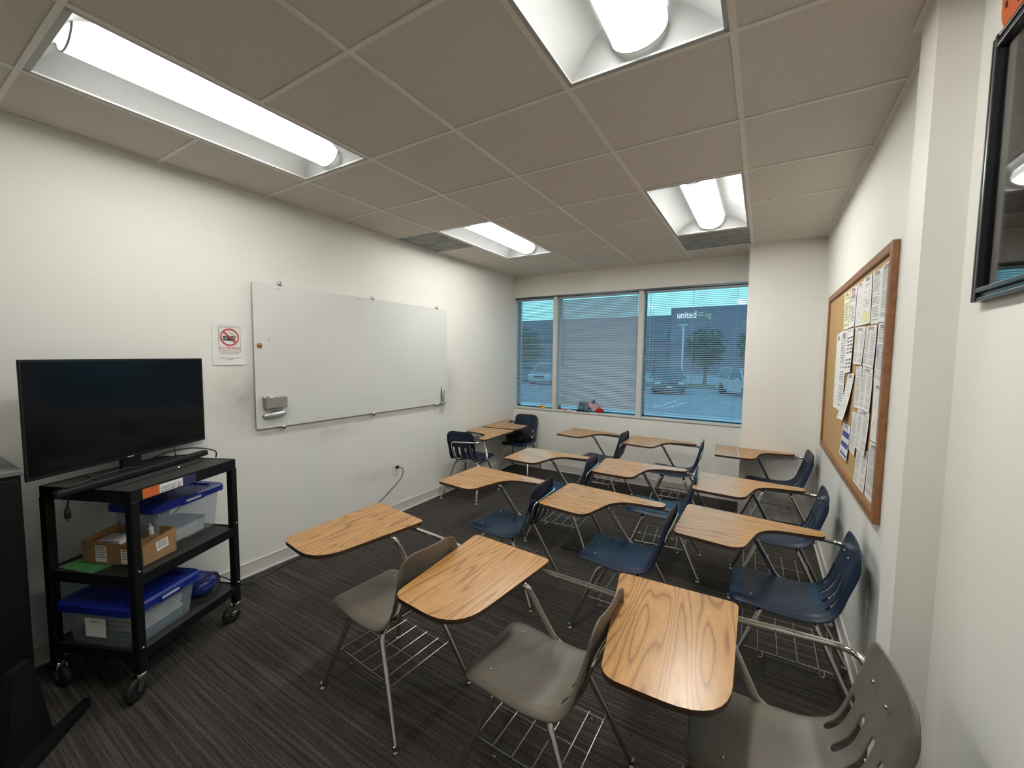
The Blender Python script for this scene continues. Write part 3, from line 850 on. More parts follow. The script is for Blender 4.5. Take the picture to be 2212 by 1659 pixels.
# no smoking sign
sg = empty('no_smoking_sign', (XL, 1.397, 1.661))
b = MB(); n = 12; vs = []
for j in range(n+1):
    for i in range(n+1):
        u, v = i/n, j/n; vs.append(Vector((.003+.004*math.sin(PI*u)*(1-v)**2+.003*(v > .97), -.104+.208*u, -.137+.274*v)))
b.add(vs, [(j*(n+1)+i, j*(n+1)+i+1, (j+1)*(n+1)+i+1, (j+1)*(n+1)+i) for j in range(n) for i in range(n)], 0, False)
b.build('sheet', 'paper', sg, solid=.0008)
SX = .0085
def put(b, vs, fs, oy, oz, mi=0, sx=1):
    b.add([Vector((SX+p.z, oy+p.x*sx, oz+p.y)) for p in vs], fs, mi)
b = MB()
def ring(b, cy, cz, r0, r1, x, n=48):
    vs = []
    for k in range(n):
        a = 2*PI*k/n; vs += [Vector((x, cy+r0*math.cos(a), cz+r0*math.sin(a))), Vector((x, cy+r1*math.cos(a), cz+r1*math.sin(a)))]
    b.add(vs, [(2*k, 2*k+1, (2*k+3) % (2*n), (2*k+2) % (2*n)) for k in range(n)])
ring(b, .0, .052, .050, .058, SX)
c = math.cos(R(-45)); b.add([Vector((SX+.0004, y, .052+z)) for y, z in [(-.040, .034), (-.034, .040), (.040, -.034), (.034, -.040)]], [(0, 1, 2, 3)])
vs, fs = text_mb('NO SMOKING', .0245, 0); put(b, vs, fs, 0, -.030, sx=.80)
vs, fs = text_mb('INCLUDING ELECTRONIC CIGARETTES', .0075, 0); put(b, vs, fs, 0, -.041, sx=.82)
b.build('red_print', 'red', sg)
b = MB()
for (y0, y1, z0, z1) in [(-.041, -.024, .048, .058), (-.021, .026, .048, .058), (.030, .038, .048, .058), (-.041, -.024, .031, .041), (-.021, .033, .029, .042)]:
    b.add([Vector((SX-.0002, y, z)) for y, z in ((y0, z0), (y1, z0), (y1, z1), (y0, z1))], [(0, 1, 2, 3)])
for off_ in (0, .008):
    pts = spline([(.0082, .034, .062+off_*0), (.0082, .024, .066+off_), (.0082, .014, .071+off_), (.0082, .004, .078+off_), (.0082, 0-off_, .084)], 5)
    b.tube(pts, .0008, 5)
pts = round_poly([(-.066, -.049), (.066, -.049), (.066, .119), (-.066, .119)], [.010]*4, 4)
b.tube([(.0080, y, z) for y, z in pts], .0007, 5, closed=True)
for (s_, z, sz, wd) in [('NO SMOKING IN THE BUILDING', -.064, .0080, .9), ('NO SMOKING WITHIN 25 FEET OF BUILDING', -.092, .0080, .86), ('ENTRANCE', -.103, .0080, .9)]:
    vs, fs = text_mb(s_, sz, 0); put(b, vs, fs, 0, z, sx=wd)
b.build('black_print', 'ink', sg)
tag(sg, 'white no smoking notice with red ring taped left of the whiteboard', 'sign')

# outlet with cord
ot = empty('wall_outlet', (XL, 2.868, .462))
b = MB(); b.box(0, .006, -.037, .037, -.058, .058); b.build('cover_plate', 'white', ot, bevel=.002)
for z in (.02, -.022):
    b = MB(); b.box(.006, .009, -.016, .016, z-.013, z+.013); b.build('socket', 'white', ot, bevel=.002)
tag(ot, 'white wall outlet low on the left wall with a black plug in it', 'outlet')
cd = empty('power_cord', (XL, 2.868, .482))
b = MB(); b.lathe([(.013, .0), (.016, .006), (.016, .022), (.010, .034)], 16, Matrix.Translation((.009, 0, 0)) @ Matrix.Rotation(PI/2, 4, 'Y')); b.build('plug', 'rubber', cd)
o = Vector((XL, 2.868, .482))
pts = [(XL+.04, 2.868, .482), (XL+.062, 2.90, .462), (XL+.06, 2.905, .41), (XL+.05, 2.86, .345), (XL+.045, 2.74, .265), (XL+.045, 2.60, .19), (XL+.045, 2.47, .10), (XL+.05, 2.36, .03), (XL+.06, 2.2, .006), (XL+.055, 1.9, .005), (XL+.075, 1.70, .005), (XL+.10, 1.55, .005), (XL+.12, 1.42, .006), (-2.84, 1.30, .10), (-2.86, 1.20, .19), (-2.855, 1.12, .232)]
b = MB(); b.tube([Vector(p)-o for p in spline(pts, 8)], .0038, 8); b.build('cable', 'cable', cd)
tag(cd, 'black power cord running from the wall outlet along the baseboard to the cart', 'cord')

# ---------------------------------------------------------------- cork board and its papers
cb = empty('cork_board', (XR, 3.268, 1.50))
hy, hz, fw = .968, .605, .042
b = MB(); b.box(-.012, 0, -hy+.01, hy-.01, -hz+.01, hz-.01); b.build('cork_panel', 'cork', cb)
for nm, (y0, y1, z0, z1) in {'a': (-hy, -hy+fw, -hz, hz), 'b': (hy-fw, hy, -hz, hz), 'c': (-hy+fw, hy-fw, hz-fw, hz), 'd': (-hy+fw, hy-fw, -hz, -hz+fw)}.items():
    b = MB(); b.box(-.026, 0, y0, y1, z0, z1); b.build('frame_rail', 'woodframe', cb, bevel=.004)
tag(cb, 'oak framed cork board covered with notices on the right wall', 'notice board')
PAPERS = [([(3.5299, 2.0419), (3.324, 2.0381), (3.2951, 1.7967), (3.4721, 1.7985)], 'yellow', 'cream notice with a big word, farthest sheet of the top row', 0.001, 0),
 ([(3.3052, 2.0454), (3.0939, 2.0332), (3.1053, 1.8009), (3.2865, 1.7989)], 'head', 'white notice with reddish heading next to the cream one', 0.001, 0),
 ([(3.0774, 2.0384), (2.8976, 2.0325), (2.8977, 1.7921), (3.0841, 1.7954)], 'tri', 'sparse white notice with a black triangle in the top row', 0.001, 0),
 ([(2.8961, 2.0418), (2.7019, 2.0334), (2.6752, 1.7881), (2.8969, 1.7896)], 'hl', 'white notice whose bottom lines are highlighted yellow', 0.0025, 0),
 ([(2.6907, 2.041), (2.5054, 2.0284), (2.4995, 1.7734), (2.6674, 1.7823)], 'plain', 'white notice in the top row with a bright reflection down its side', 0.001, 0),
 ([(2.5015, 2.0317), (2.3478, 2.0364), (2.346, 1.77), (2.4927, 1.779)], 'plain3', 'small print notice in the top near corner of the cork board', 0.002, 0),
 ([(3.7394, 1.7789), (3.5739, 1.7892), (3.4945, 1.2689), (3.7199, 1.2659)], 'cool', 'long pale sheet, farthest one of the second row', 0.001, 0),
 ([(3.5611, 1.7946), (3.303, 1.7927), (3.3038, 1.2707), (3.5062, 1.2663)], 'plain', 'long pale sheet tucked against the farthest one of the second row', 0.002, 0.002),
 ([(3.2769, 1.7901), (3.094, 1.7924), (3.0854, 1.5326), (3.2777, 1.5197)], 'grid', 'sheet with two columns of dark square pictures', 0.004, 0.004),
 ([(3.0602, 1.7887), (2.7803, 1.7796), (2.8018, 1.5785), (3.0398, 1.5827)], 'plain2', 'two column notice hanging right of the sheet with dark pictures', 0.001, 0.003),
 ([(2.7614, 1.7747), (2.5244, 1.7703), (2.5327, 1.5657), (2.7741, 1.5766)], 'plain2', 'two column notice in the middle row held by a white clip', 0.002, 0.002),
 ([(2.4995, 1.7734), (2.3472, 1.7695), (2.3505, 1.4929), (2.5161, 1.5105)], 'blueb', 'notice with a blue block on its left, at the near edge of the board', 0.001, 0),
 ([(3.1822, 1.5196), (2.9842, 1.5289), (3.1097, 1.243), (3.3438, 1.2282)], 'tri', 'narrow sheet curling away from the cork in the middle of the board', 0.004, 0.016),
 ([(2.9623, 1.5662), (2.8078, 1.5761), (2.797, 1.3465), (2.9539, 1.3408)], 'dense', 'sheet of dense dark print below the two column notices', 0.001, 0),
 ([(2.7773, 1.5729), (2.5404, 1.5613), (2.5278, 1.3552), (2.774, 1.3541)], 'plain2', 'two column sheet left of the near lower notices', 0.003, 0.004),
 ([(2.5115, 1.5085), (2.3537, 1.4918), (2.3616, 1.2373), (2.503, 1.2325)], 'tri', 'tall sheet with an emblem heading near the oak frame, lower half', 0.001, 0),
 ([(3.2484, 1.2156), (3.0052, 1.22), (3.0226, 1.016), (3.2801, 1.0164)], 'navy', 'sheet with three navy blue bands, lowest on the far side', 0.002, 0.005),
 ([(2.982, 1.3129), (2.8057, 1.3195), (2.8252, 1.0868), (2.9894, 1.0953)], 'dense', 'dense grey sheet right of the navy banded one', 0.001, 0.003),
 ([(2.8107, 1.3487), (2.5335, 1.3536), (2.56, 1.1393), (2.8056, 1.1463)], 'plain2', 'two column sheet overlapping the dense grey one', 0.005, 0.004),
 ([(2.7969, 1.1443), (2.5368, 1.1678), (2.5456, 0.962), (2.8062, 0.9577)], 'plain2', 'crumpled two column sheet at the bottom of the board', 0.001, 0.003),
 ([(2.5092, 1.2259), (2.351, 1.2318), (2.3509, 0.9637), (2.535, 0.9636)], 'plain3', 'sheet in the bottom near corner of the cork board', 0.002, 0)]
navy = (.03, .05, .22)
pmats = {
 'plain': paper_mat('print_plain', 34, seed=1), 'plain2': paper_mat('print_two_columns', 40, cols=2, seed=5), 'plain3': paper_mat('print_small', 52, dens=.55, seed=9),
 'dense': paper_mat('print_dense', 60, dens=.75, hdr=False, ink=(.2, .2, .2), seed=11), 'yellow': paper_mat('print_on_cream', 14, paper=(.80, .77, .52), blocks=True, seed=2),
 'head': paper_mat('print_headline', 16, blocks=True, bars=[(.88, .95, .2, .8, (.45, .20, .20)), (.74, .81, .3, .75, (.45, .18, .18))], seed=3),
 'tri': paper_mat('print_sparse', 18, dens=.3, seed=4), 'hl': paper_mat('print_highlighted', 20, dens=.35, blocks=True, hl=(.04, .25, .05, .95, (.75, .75, .10)), seed=6),
 'grid': paper_mat('print_picture_grid', 12, hdr=False, blocks=True, dens=.75, cols=2, ink=(.02, .02, .03), paper=(.82, .83, .84), seed=8),
 'navy': paper_mat('print_navy_bands', 24, bars=[(.60, .78, .06, .96, navy), (.30, .46, .06, .96, navy), (.05, .12, .06, .96, navy)], paper=(.80, .82, .86), seed=7),
 'blueb': paper_mat('print_blue_side', 40, bars=[(.42, .62, .08, .30, (.25, .32, .50))], seed=12),
 'cool': paper_mat('print_pale', 30, paper=(.80, .82, .83), dens=.3, seed=13)}
def sheet(quad, mname, label, lift, curl=0.0):
    """a thin sheet pinned to the cork: quad of (y, z), order far-top, near-top, near-bottom, far-bottom"""
    (ya, za), (yb, zb), (yc, zc), (yd, zd) = quad
    n = 8; vs = []; uvs = []; fs = []
    for j in range(n+1):
        v = j/n
        for i in range(n+1):
            u = i/n
            y = (ya*(1-u)+yb*u)*(1-v)+(yd*(1-u)+yc*u)*v; z = (za*(1-u)+zb*u)*(1-v)+(zd*(1-u)+zc*u)*v
            x = XR-.0135-lift-(.0012+curl)*v*v-.0015*math.sin(PI*u)*v-curl*.6*v*v*abs(u-.4)
            vs.append(Vector((x, y, z)))
    for j in range(n):
        for i in range(n):
            fs.append((j*(n+1)+i, j*(n+1)+i+1, (j+1)*(n+1)+i+1, (j+1)*(n+1)+i))
            uvs.append([(i/n, 1-j/n), ((i+1)/n, 1-j/n), ((i+1)/n, 1-(j+1)/n), (i/n, 1-(j+1)/n)])
    b = MB(); b.add(vs, fs, 0, False, uvs)
    o = b.build('pinned_notice', pmats[mname], solid=.0004)
    T_ = Matrix.Translation((XR-.0150-lift, (ya+yb)/2, (za+zb)/2-.008)) @ Matrix.Rotation(-PI/2, 4, 'Y')
    q = MB(); q.lathe([(.0015, -.002), (.0045, 0), (.0030, .004), (.0045, .007), (.002, .008)], 10, T_); q.build('push_pin', 'white', o)
    return tag(o, label, 'notice', 'notices pinned to the cork board')
for k, (q, mn, lb, lift, curl) in enumerate(PAPERS): sheet(q, mn, lb, lift, curl)

# ---------------------------------------------------------------- framed picture and pumpkin cut-out
def art():
    m, nt, b = mat('draped_photo_print')
    v = coords(nt)
    f = noise(nt, coords(nt, scale=(1, 5, 1.1), rot=(R(14), 0, 0)), 2.2, 4, .6, .6)
    c = ramp(nt, f, [(.32, (.32, .285, .26)), (.5, (.55, .50, .46)), (.68, (.78, .73, .68))])
    g = noise(nt, coords(nt, scale=(1, 3, 6), rot=(R(25), 0, 0)), 2, 5, .7, 1.0)
    warm = ramp(nt, g, [(.45, (.03, .015, .012)), (.60, (.16, .055, .03)), (.72, (.50, .17, .07))])
    sp = N(nt, 'ShaderNodeSeparateXYZ'); L(nt, v, sp.inputs[0])
    mr = N(nt, 'ShaderNodeMapRange'); mr.inputs[1].default_value = -.15; mr.inputs[2].default_value = .02; mr.inputs[3].default_value = 1; mr.inputs[4].default_value = 0
    L(nt, sp.outputs[2], mr.inputs[0])
    c = mixc(nt, mr.outputs[0], c, warm)
    L(nt, c, b.inputs['Base Color']); b.inputs['Roughness'].default_value = .35
    return m
pf = empty('framed_picture', (X3, 1.155, 2.105))
hy, hz, fw = .47, .339, .034
b = MB(); b.box(-.006, 0, -hy+.01, hy-.01, -hz+.01, hz-.01); b.build('mat_board', 'blackplastic', pf)
b = MB(); b.box(-.009, -.006, -hy+.050, hy-.050, -hz+.078, hz-.05); b.build('print', art(), pf)
b = MB(); b.box(-.0135, -.0115, -hy+fw-.004, hy-fw+.004, -hz+fw-.004, hz-fw+.004); b.build('glazing', 'picglass', pf)
def frame_rail(y0, y1, z0, z1, horiz, side):
    b = MB()
    # stepped moulding: outer bead, cove, inner lip
    for (a0, a1, d) in [(0, .26, .024), (.26, .62, .018), (.62, 1, .0265)]:
        if horiz:
            za, zb = (z1-(z1-z0)*a1, z1-(z1-z0)*a0) if side > 0 else (z0+(z1-z0)*a0, z0+(z1-z0)*a1)
            b.box(-d, 0, y0, y1, za, zb)
        else:
            ya, yb = (y1-(y1-y0)*a1, y1-(y1-y0)*a0) if side > 0 else (y0+(y1-y0)*a0, y0+(y1-y0)*a1)
            b.box(-d, 0, ya, yb, z0, z1)
    b.build('frame_rail', 'picframe', pf, bevel=.002)
frame_rail(-hy, -hy+fw, -hz, hz, False, -1); frame_rail(hy-fw, hy, -hz, hz, False, 1)
frame_rail(-hy+fw, hy-fw, hz-fw, hz, True, 1); frame_rail(-hy+fw, hy-fw, -hz, -hz+fw, True, -1)
tag(pf, 'large black framed picture of grey drapery high on the near right wall', 'picture')
pk = empty('pumpkin_cutout', (X3, 1.50, 2.55))
b = MB(); n = 40; pts = []
for k in range(n):
    a = 2*PI*k/n; r = 1+.06*abs(math.sin(2.5*a)); pts.append((.155*r*math.cos(a), .118*r*math.sin(a)))
b.prism(pts, -.003, -.001, 0, 0, T=T); b.build('body', 'orange', pk)
b = MB(); b.prism([(-.03, .105), (.02, .105), (.03, .155), (-.005, .16)], -.0035, -.001, 0, 0, T=T); b.build('stem', 'olive', pk)
for (y, z) in [(.128, -.02), (.09, .03), (.06, -.05), (.02, .02), (-.05, .04), (-.09, -.03)]:
    b = MB(); b.prism([(y-.007, z-.010), (y+.006, z-.006), (y+.008, z+.010), (y-.004, z+.008)], -.0042, -.003, 0, 0, T=T); b.build('seed_dot', 'brownink', pk)
tag(pk, 'orange paper pumpkin on the wall above the black picture frame', 'decoration')

# ---------------------------------------------------------------- television cart
CA = 1.984; CC = Vector((-2.742, .828, 0))
cart = empty('av_cart', CC, CA)      # local x along the long side, local -y towards the room
cw, cdp = .28, .23; ZT, ZM, ZL = .978, .572, .213
for sx in (-1, 1):
    for sy in (-1, 1):
        b = MB(); t = .019; x, y = sx*cw, sy*cdp
        b.box(x-t, x+t, y-t, y+t, .112, .93)
        b.box(x-t+.004, x+t-.004, y-t+.004, y+t-.004, .93, ZT-.004)
        b.build('post', 'black', cart, bevel=.006)
        for z in (.60, .235):
            q = MB(); q.lathe([(.006, 0), (.006, .004), (.003, .006)], 10, Matrix.Translation((x, y+(-t if sy < 0 else t), z)) @ Matrix.Rotation(PI/2 if sy < 0 else -PI/2, 4, 'X')); q.build('bolt', 'wire', cart)
def cart_shelf(z, lip, top_lip):
    b = MB(); ex, ey = cw+.014, cdp+.014
    b.box(-ex, ex, -ey, ey, z-.003, z, 1)
    for s in (-1, 1):
        b.box(-ex, ex, s*ey-.0025, s*ey+.0025, z-lip, z+top_lip); b.box(s*ex-.0025, s*ex+.0025, -ey, ey, z-lip, z+top_lip)
    b.build('shelf', ['black', 'blackshelf'], cart, bevel=.0015)
cart_shelf(ZT, .055, .003); cart_shelf(ZM, .045, .006); cart_shelf(ZL, .040, .006)
for sx in (-1, 1):
    for sy in (-1, 1):
        c = empty('caster'); c.parent = cart; c.location = (sx*cw, sy*cdp, 0); c.rotation_euler = (0, 0, {(-1, -1): .9, (1, -1): .5, (-1, 1): 2.2, (1, 1): 1.2}[(sx, sy)]-CA+1.2)
        b = MB(); b.lathe([(.006, .094), (.020, .100), (.021, .110), (.012, .114)], 18)
        for s in (-1, 1):
            b.prism([(.012, .102), (-.026, .102), (-.040, .052), (-.030, .040), (-.018, .044)], s*.018-.0015, s*.018+.0015, T=Matrix.Rotation(PI/2, 4, 'X'))
        b.box(-.026, .012, -.019, .019, .098, .102); b.build('fork', 'chrome', c)
        b = MB(); b.lathe([(.030, -.013), (.047, -.012), (.050, -.006), (.050, .006), (.047, .012), (.030, .013)], 28, Matrix.Translation((-.030, 0, .050)) @ Matrix.Rotation(PI/2, 4, 'X')); b.build('wheel', 'rubber', c)
        b = MB(); b.box(-.075, .012, -.022, .022, .062, .066); b.build('brake_lever', 'chrome', c) if (sx, sy) == (1, -1) else None
b = MB(); b.box(-cw+.035, -cw+.115, -cdp-.0185, -cdp-.017, ZT-.050, ZT-.004); b.build('orange_sticker', 'orange', cart)
b = MB(); b.box(-cw+.115, -cw+.235, -cdp-.0185, -cdp-.017, ZT-.048, ZT-.006); st_ = b.build('white_label', 'paper', cart)
vs, fs = text_mb('KNOKE ART INC', .020, 0)
b = MB(); b.add([Vector((-cw+.175+p.x*.72, -cdp-.0190, ZT-.034+p.y)) for p in vs], fs)
for k in range(9): b.box(-cw+.122+k*.012, -cw+.128+k*.012, -cdp-.0190, -cdp-.0188, ZT-.044, ZT-.038)
b.build('print', 'ink', st_)
b = MB(); b.box(-cw+.235, -cw+.31, -cdp-.0185, -cdp-.017, ZT-.052, ZT-.004); b.build('navy_label', 'navy', cart)
tag(cart, 'black three shelf audio visual cart on chrome casters by the left wall', 'cart')
def cl(x, y, z=0):       # cart-local to world
    c, s = math.cos(CA), math.sin(CA); return Vector((CC.x+x*c-y*s, CC.y+x*s+y*c, z))

# television
tv = empty('television', (-2.862, .803, ZT), R(116.6)+PI)   # local +y faces the room
tv.rotation_euler = (0, 0, R(116.0))
W, Hh = .914, .524; zb = 1.046-ZT
b = MB(); b.box(-W/2, W/2, -.006, .005, zb, zb+Hh); b.box(-W/2+.10, W/2-.10, .005, .040, zb+.05, zb+Hh-.16); b.build('casing', 'blackplastic', tv, bevel=.003)
b = MB(); b.box(-W/2+.010, W/2-.010, -.0075, -.0062, zb+.018, zb+Hh-.010); b.build('screen', 'screen', tv)
b = MB(); b.box(-.035, -.005, -.0078, -.006, zb+.004, zb+.010); b.build('badge', 'silver', tv)
b = MB(); b.prism([(-.05, .006), (.05, .006), (.05, .030), (-.05, .030)], .008, zb+.03); b.build('neck', 'blackplastic', tv, bevel=.004)
b = MB(); b.prism(round_poly([(-.235, -.085), (.235, -.085), (.16, .095), (-.16, .095)], [.02]*4, 4), 0, .010); b.build('stand_base', 'blackplastic', tv, bevel=.003)
tag(tv, 'flat black television standing on top of the cart', 'television')
# soundbar and cables on the cart top
sbv = Vector((-2.53, .452, 0)); sbe = Vector((-2.885, 1.15, 0)); ang = math.atan2(sbe.y-sbv.y, sbe.x-sbv.x)
sb_ = empty('soundbar', ((sbv.x+sbe.x)/2, (sbv.y+sbe.y)/2, ZT+.003), ang); ln = (sbe-sbv).length/2
b = MB(); b.box(-ln, ln, -.017, .017, .0, .034); b.build('body', 'blackplastic', sb_, bevel=.010)
b = MB(); b.box(-ln-.001, -ln+.006, -.014, .014, .004, .030); b.build('end_cap', 'rubber', sb_, bevel=.003)
tag(sb_, 'long slim black soundbar overhanging the cart in front of the television', 'soundbar')
def cable(name, pts, r, label, m='cable', n=8):
    o = Vector(pts[0]); b = MB(); b.tube([Vector(p)-o for p in spline(pts, n)], r, 8)
    ob = b.build(name, m, loc=o); return tag(ob, label, 'cable')
zt = ZT+.008
c1 = cable('cable', [(-2.585, .475, zt+.002), (-2.60, .56, zt+.034), (-2.66, .68, zt+.042), (-2.72, .76, zt+.032), (-2.735, .86, zt), (-2.79, .98, zt), (-2.84, 1.08, zt), (-2.93, 1.10, zt), (-3.00, 1.03, zt)], .004, 'black cable snaking over the soundbar and along the cart top')
c2 = cable('cable', [(-2.50, .62, zt), (-2.55, .70, zt), (-2.60, .80, zt), (-2.66, .93, zt), (-2.74, 1.05, zt), (-2.82, 1.10, zt)], .003, 'thin black cable with a small green light across the cart top')
b = MB(); b.lathe([(.003, 0), (.003, .003), (.001, .004)], 8, Matrix.Translation((-2.66+2.50, .93-.62, .003))); b.build('green_light', 'led', c2)
cable('cable', [(-3.00, .93, zt+.01), (-3.0, 1.02, zt+.03), (-2.96, 1.12, zt+.035), (-2.90, 1.20, zt+.01), (-2.92, 1.215, ZT-.03)], .004, 'thick black cable looping up behind the right end of the soundbar')
cable('cable', [(-2.985, 1.02, 1.06), (-2.99, 1.03, 1.02), (-2.98, 1.03, zt)], .0025, 'short thin cable hanging from the lower right of the television')
# hanging plug at the left end
hp = empty('hanging_plug', cl(-cw-.022, .06, ZT))
p0 = cl(-cw-.02, -.09, ZT)
pl_ = [(.03, .02, .006), (.008, .0, .004), (.0, -.008, -.03), (.0, -.012, -.06), (.0, -.015, -.085)]
b = MB(); b.tube(spline(pl_, 6), .0042, 8); b.build('cord', 'cable', hp)
b = MB(); b.lathe([(.006, 0), (.011, -.012), (.012, -.045), (.009, -.05)], 12, Matrix.Translation((.0, -.015, -.083))); b.build('plug_body', 'rubber', hp)
b = MB(); b.box(-.006, -.004, -.019, -.011, -.150, -.130); b.box(.004, .006, -.019, -.011, -.150, -.130); b.build('prongs', 'chrome', hp)
tag(hp, 'black plug dangling on its cord from the left end of the cart top', 'plug')
# cords hanging under the top at the right end
a0 = cl(.20, .12, ZT-.055)
def rel(*q): return [a0+Vector(p) for p in q]
cable('cable', [cl(.235, .02, ZT-.004), cl(.235, .02, ZT-.06), cl(.20, .05, ZT-.14), cl(.15, .08, ZT-.20)], .0032, 'black cord swinging left below the right end of the cart top')
cable('cable', [cl(.24, .015, ZT-.004), cl(.245, .02, ZT-.07), cl(.268, .0, ZT-.17), cl(.245, .06, ZT-.26), cl(.20, .11, ZT-.33), cl(.15, .13, ZT-.32), cl(.13, .13, ZT-.26)], .0032, 'black cord looping down beside the right rear post of the cart')

# storage bins
def make_bin(root, w, d, h, lidh, lean=0):
    """w along x, d along y; base at z=0"""
    b = MB(); t = .003; k = .88
    bo = round_poly([(-w*k, -d*k), (w*k, -d*k), (w*k, d*k), (-w*k, d*k)], [.03]*4, 4); tp = round_poly([(-w, -d), (w, -d), (w, d), (-w, d)], [.035]*4, 4); n = len(bo)
    vs = [Vector((x, y, 0)) for x, y in bo]+[Vector((x, y, h)) for x, y in tp]
    b.add(vs, [tuple(range(n-1, -1, -1))], 0); b.add(vs, [(i, (i+1) % n, n+(i+1) % n, n+i) for i in range(n)], 0, True)
    b.build('tub', 'bin', root)
    b = MB(); W2, D2 = w+.016, d+.016
    o1 = round_poly([(-W2, -D2), (W2, -D2), (W2, D2), (-W2, D2)], [.035]*4, 5)
    o2 = round_poly([(-W2+.008, -D2+.008), (W2-.008, -D2+.008), (W2-.008, D2-.008), (-W2+.008, D2-.008)], [.03]*4, 5)
    o3 = round_poly([(-w+.03, -d+.03), (w-.03, -d+.03), (w-.03, d-.03), (-w+.03, d-.03)], [.03]*4, 5)
    z0 = h-.026; n = len(o1)
    vs = [Vector((x, y, z0)) for x, y in o1]+[Vector((x, y, z0+lidh*.75)) for x, y in o1]+[Vector((x, y, z0+lidh)) for x, y in o2]+[Vector((x, y, z0+lidh)) for x, y in o3]+[Vector((x, y, z0+lidh-.008)) for x, y in o3]
    for L_ in range(4): b.add(vs, [(L_*n+i, L_*n+(i+1) % n, (L_+1)*n+(i+1) % n, (L_+1)*n+i) for i in range(n)], 0)
    b.add(vs, [tuple(4*n+i for i in range(n))], 0)
    lid = b.build('lid', 'bluelid', root, bevel=.002)
    b = MB(); b.box(-w*.33, w*.33, -D2-.005, -D2+.003, z0-.004, z0+lidh*.7); b.build('latch_tab', 'bluelid', root, bevel=.003)
    b = MB(); b.box(-.045, .045, -D2-.0058, -D2-.005, z0+.009, z0+.021); b.build('lid_label', 'binwhite', root)
    return lid
def stack(root, name, x, y, w, d, z0, hs, mats_, rots=None):
    for k, (hh, m_) in enumerate(zip(hs, mats_)):
        o = MB(); o.box(-w/2, w/2, -d/2, d/2, 0, hh-.0008)
        p = root.matrix_basis @ Vector((x+random.uniform(-.006, .006), y+random.uniform(-.006, .006), z0))
        yield o, p, hh, m_; z0 += hh
bn1 = empty('storage_bin', cl(.140, .035, ZM), CA-.02)
make_bin(bn1, .200, .135, .232, .040)
tag(bn1, 'clear plastic bin with blue lid on the middle shelf of the cart', 'storage bin', 'clear bins with blue lids')
bn2 = empty('storage_bin', cl(-.118, -.012, ZL), CA+.01)
make_bin(bn2, .172, .195, .200, .042)
b = MB(); b.box(-.1, .1, -.001, 0, -.05, .05)
tag(bn2, 'clear plastic bin with blue lid and papers on the bottom shelf of the cart', 'storage bin', 'clear bins with blue lids')
def place(bmesh_, name, m_, p, rz, label, cat, group=None, bevel=0):
    o = bmesh_.build(name, m_, loc=p, rot=(0, 0, rz), bevel=bevel); return tag(o, label, cat, group)
# contents of the upper bin
for k, (hh, m_, lb) in enumerate([(.030, 'bookgrey', 'bottom pad of paper inside the bin on the middle shelf'), (.034, 'bookgrey', 'thick pad of paper lying second inside the bin on the middle shelf'), (.014, 'bookblue', 'blue grey folder on top of the pads in the bin on the middle shelf')]):
    q = MB(); q.box(-.11, .11, -.085, .085, 0, hh-.001)
    place(q, 'paper_pad' if k < 2 else 'folder', m_, cl(.13+.004*k, .01, ZM+.004+[0, .030, .064][k]), CA+.03*k, lb, 'paper pad' if k < 2 else 'folder', bevel=.001)
# contents of the lower bin: fanned stack of papers + teal folders below
z = ZL+.004
for k in range(8):
    hh = .017
    q = MB(); q.box(-.115, .115, -.145, .145, 0, hh-.0012)
    tilt = .0
    o = place(q, 'paper_stack', 'teal' if k < 2 else 'bookgrey', cl(-.115+.004*(k % 3), -.015+.004*k*.3, z), CA+.02*((k*7) % 3-1),
      ['lowest teal folder in the bin on the bottom shelf', 'second teal folder in the bin on the bottom shelf'][k] if k < 2 else 'grey paper bundle in the bottom shelf bin, %s' % ['lowest of six', 'second of six from below', 'third of six from below', 'third of six from top', 'second of six from top', 'topmost of six'][k-2],
      'folder' if k < 2 else 'papers', 'papers in the bottom bin', bevel=.001)
    z += hh
# white card with handwriting on the left side of the lower bin
ncd = empty('name_card', (0, 0, 0)); p = cl(-.2935, -.015, ZL+.105); ncd.location = p; ncd.rotation_euler = (0, 0, CA+PI/2+.01)
b = MB(); b.box(-.055, .055, 0, .0012, -.045, .045); b.build('card', 'paper', ncd)
vs, fs = text_mb('Level 3', .017, 0)
b = MB(); b.add([Vector((-q.x, .0018, .025+q.y)) for q in vs], fs); b.build('handwriting', 'ink', ncd)
tag(ncd, 'white name card taped inside the left end of the bottom bin', 'card')
# blue zip case with a cord at the right end of the bottom shelf
zc = empty('blue_case', cl(.180, -.03, ZL), CA)
b = MB(); vs, fs = blob(0, 0, .050, .078, .13, .050, .6, 30, 14, wob=.03, seed=5); b.add(vs, fs, 0, True); b.build('body', simple('royal_blue_shiny', (.012, .03, .20), .28, var=.2), zc)
b = MB(); b.prism([(.02, .035), (.085, .02), (.085, .085), (.05, .105), (.01, .09)], -.02, .10, T=Matrix.Rotation(PI/2, 4, 'X')); b.build('flap', simple('blue_flap', (.02, .04, .17), .5), zc, bevel=.006)
b = MB(); vs, fs = text_mb('Sports Kit', .018, 0); b.box(-.05, .04, -.1325, -.1315, .050, .053); b.build('silver_line', 'silver', zc)
tag(zc, 'shiny blue case with silver writing at the right end of the bottom shelf', 'case')
cable('cable', [cl(.09, -.17, ZL+.006), cl(.15, -.19, ZL+.008), cl(.21, -.185, ZL+.03), cl(.225, -.17, ZL+.09), cl(.18, -.165, ZL+.118), cl(.12, -.165, ZL+.115), cl(.09, -.16, ZL+.10)], .004, 'black cord looped in front of the shiny blue case')
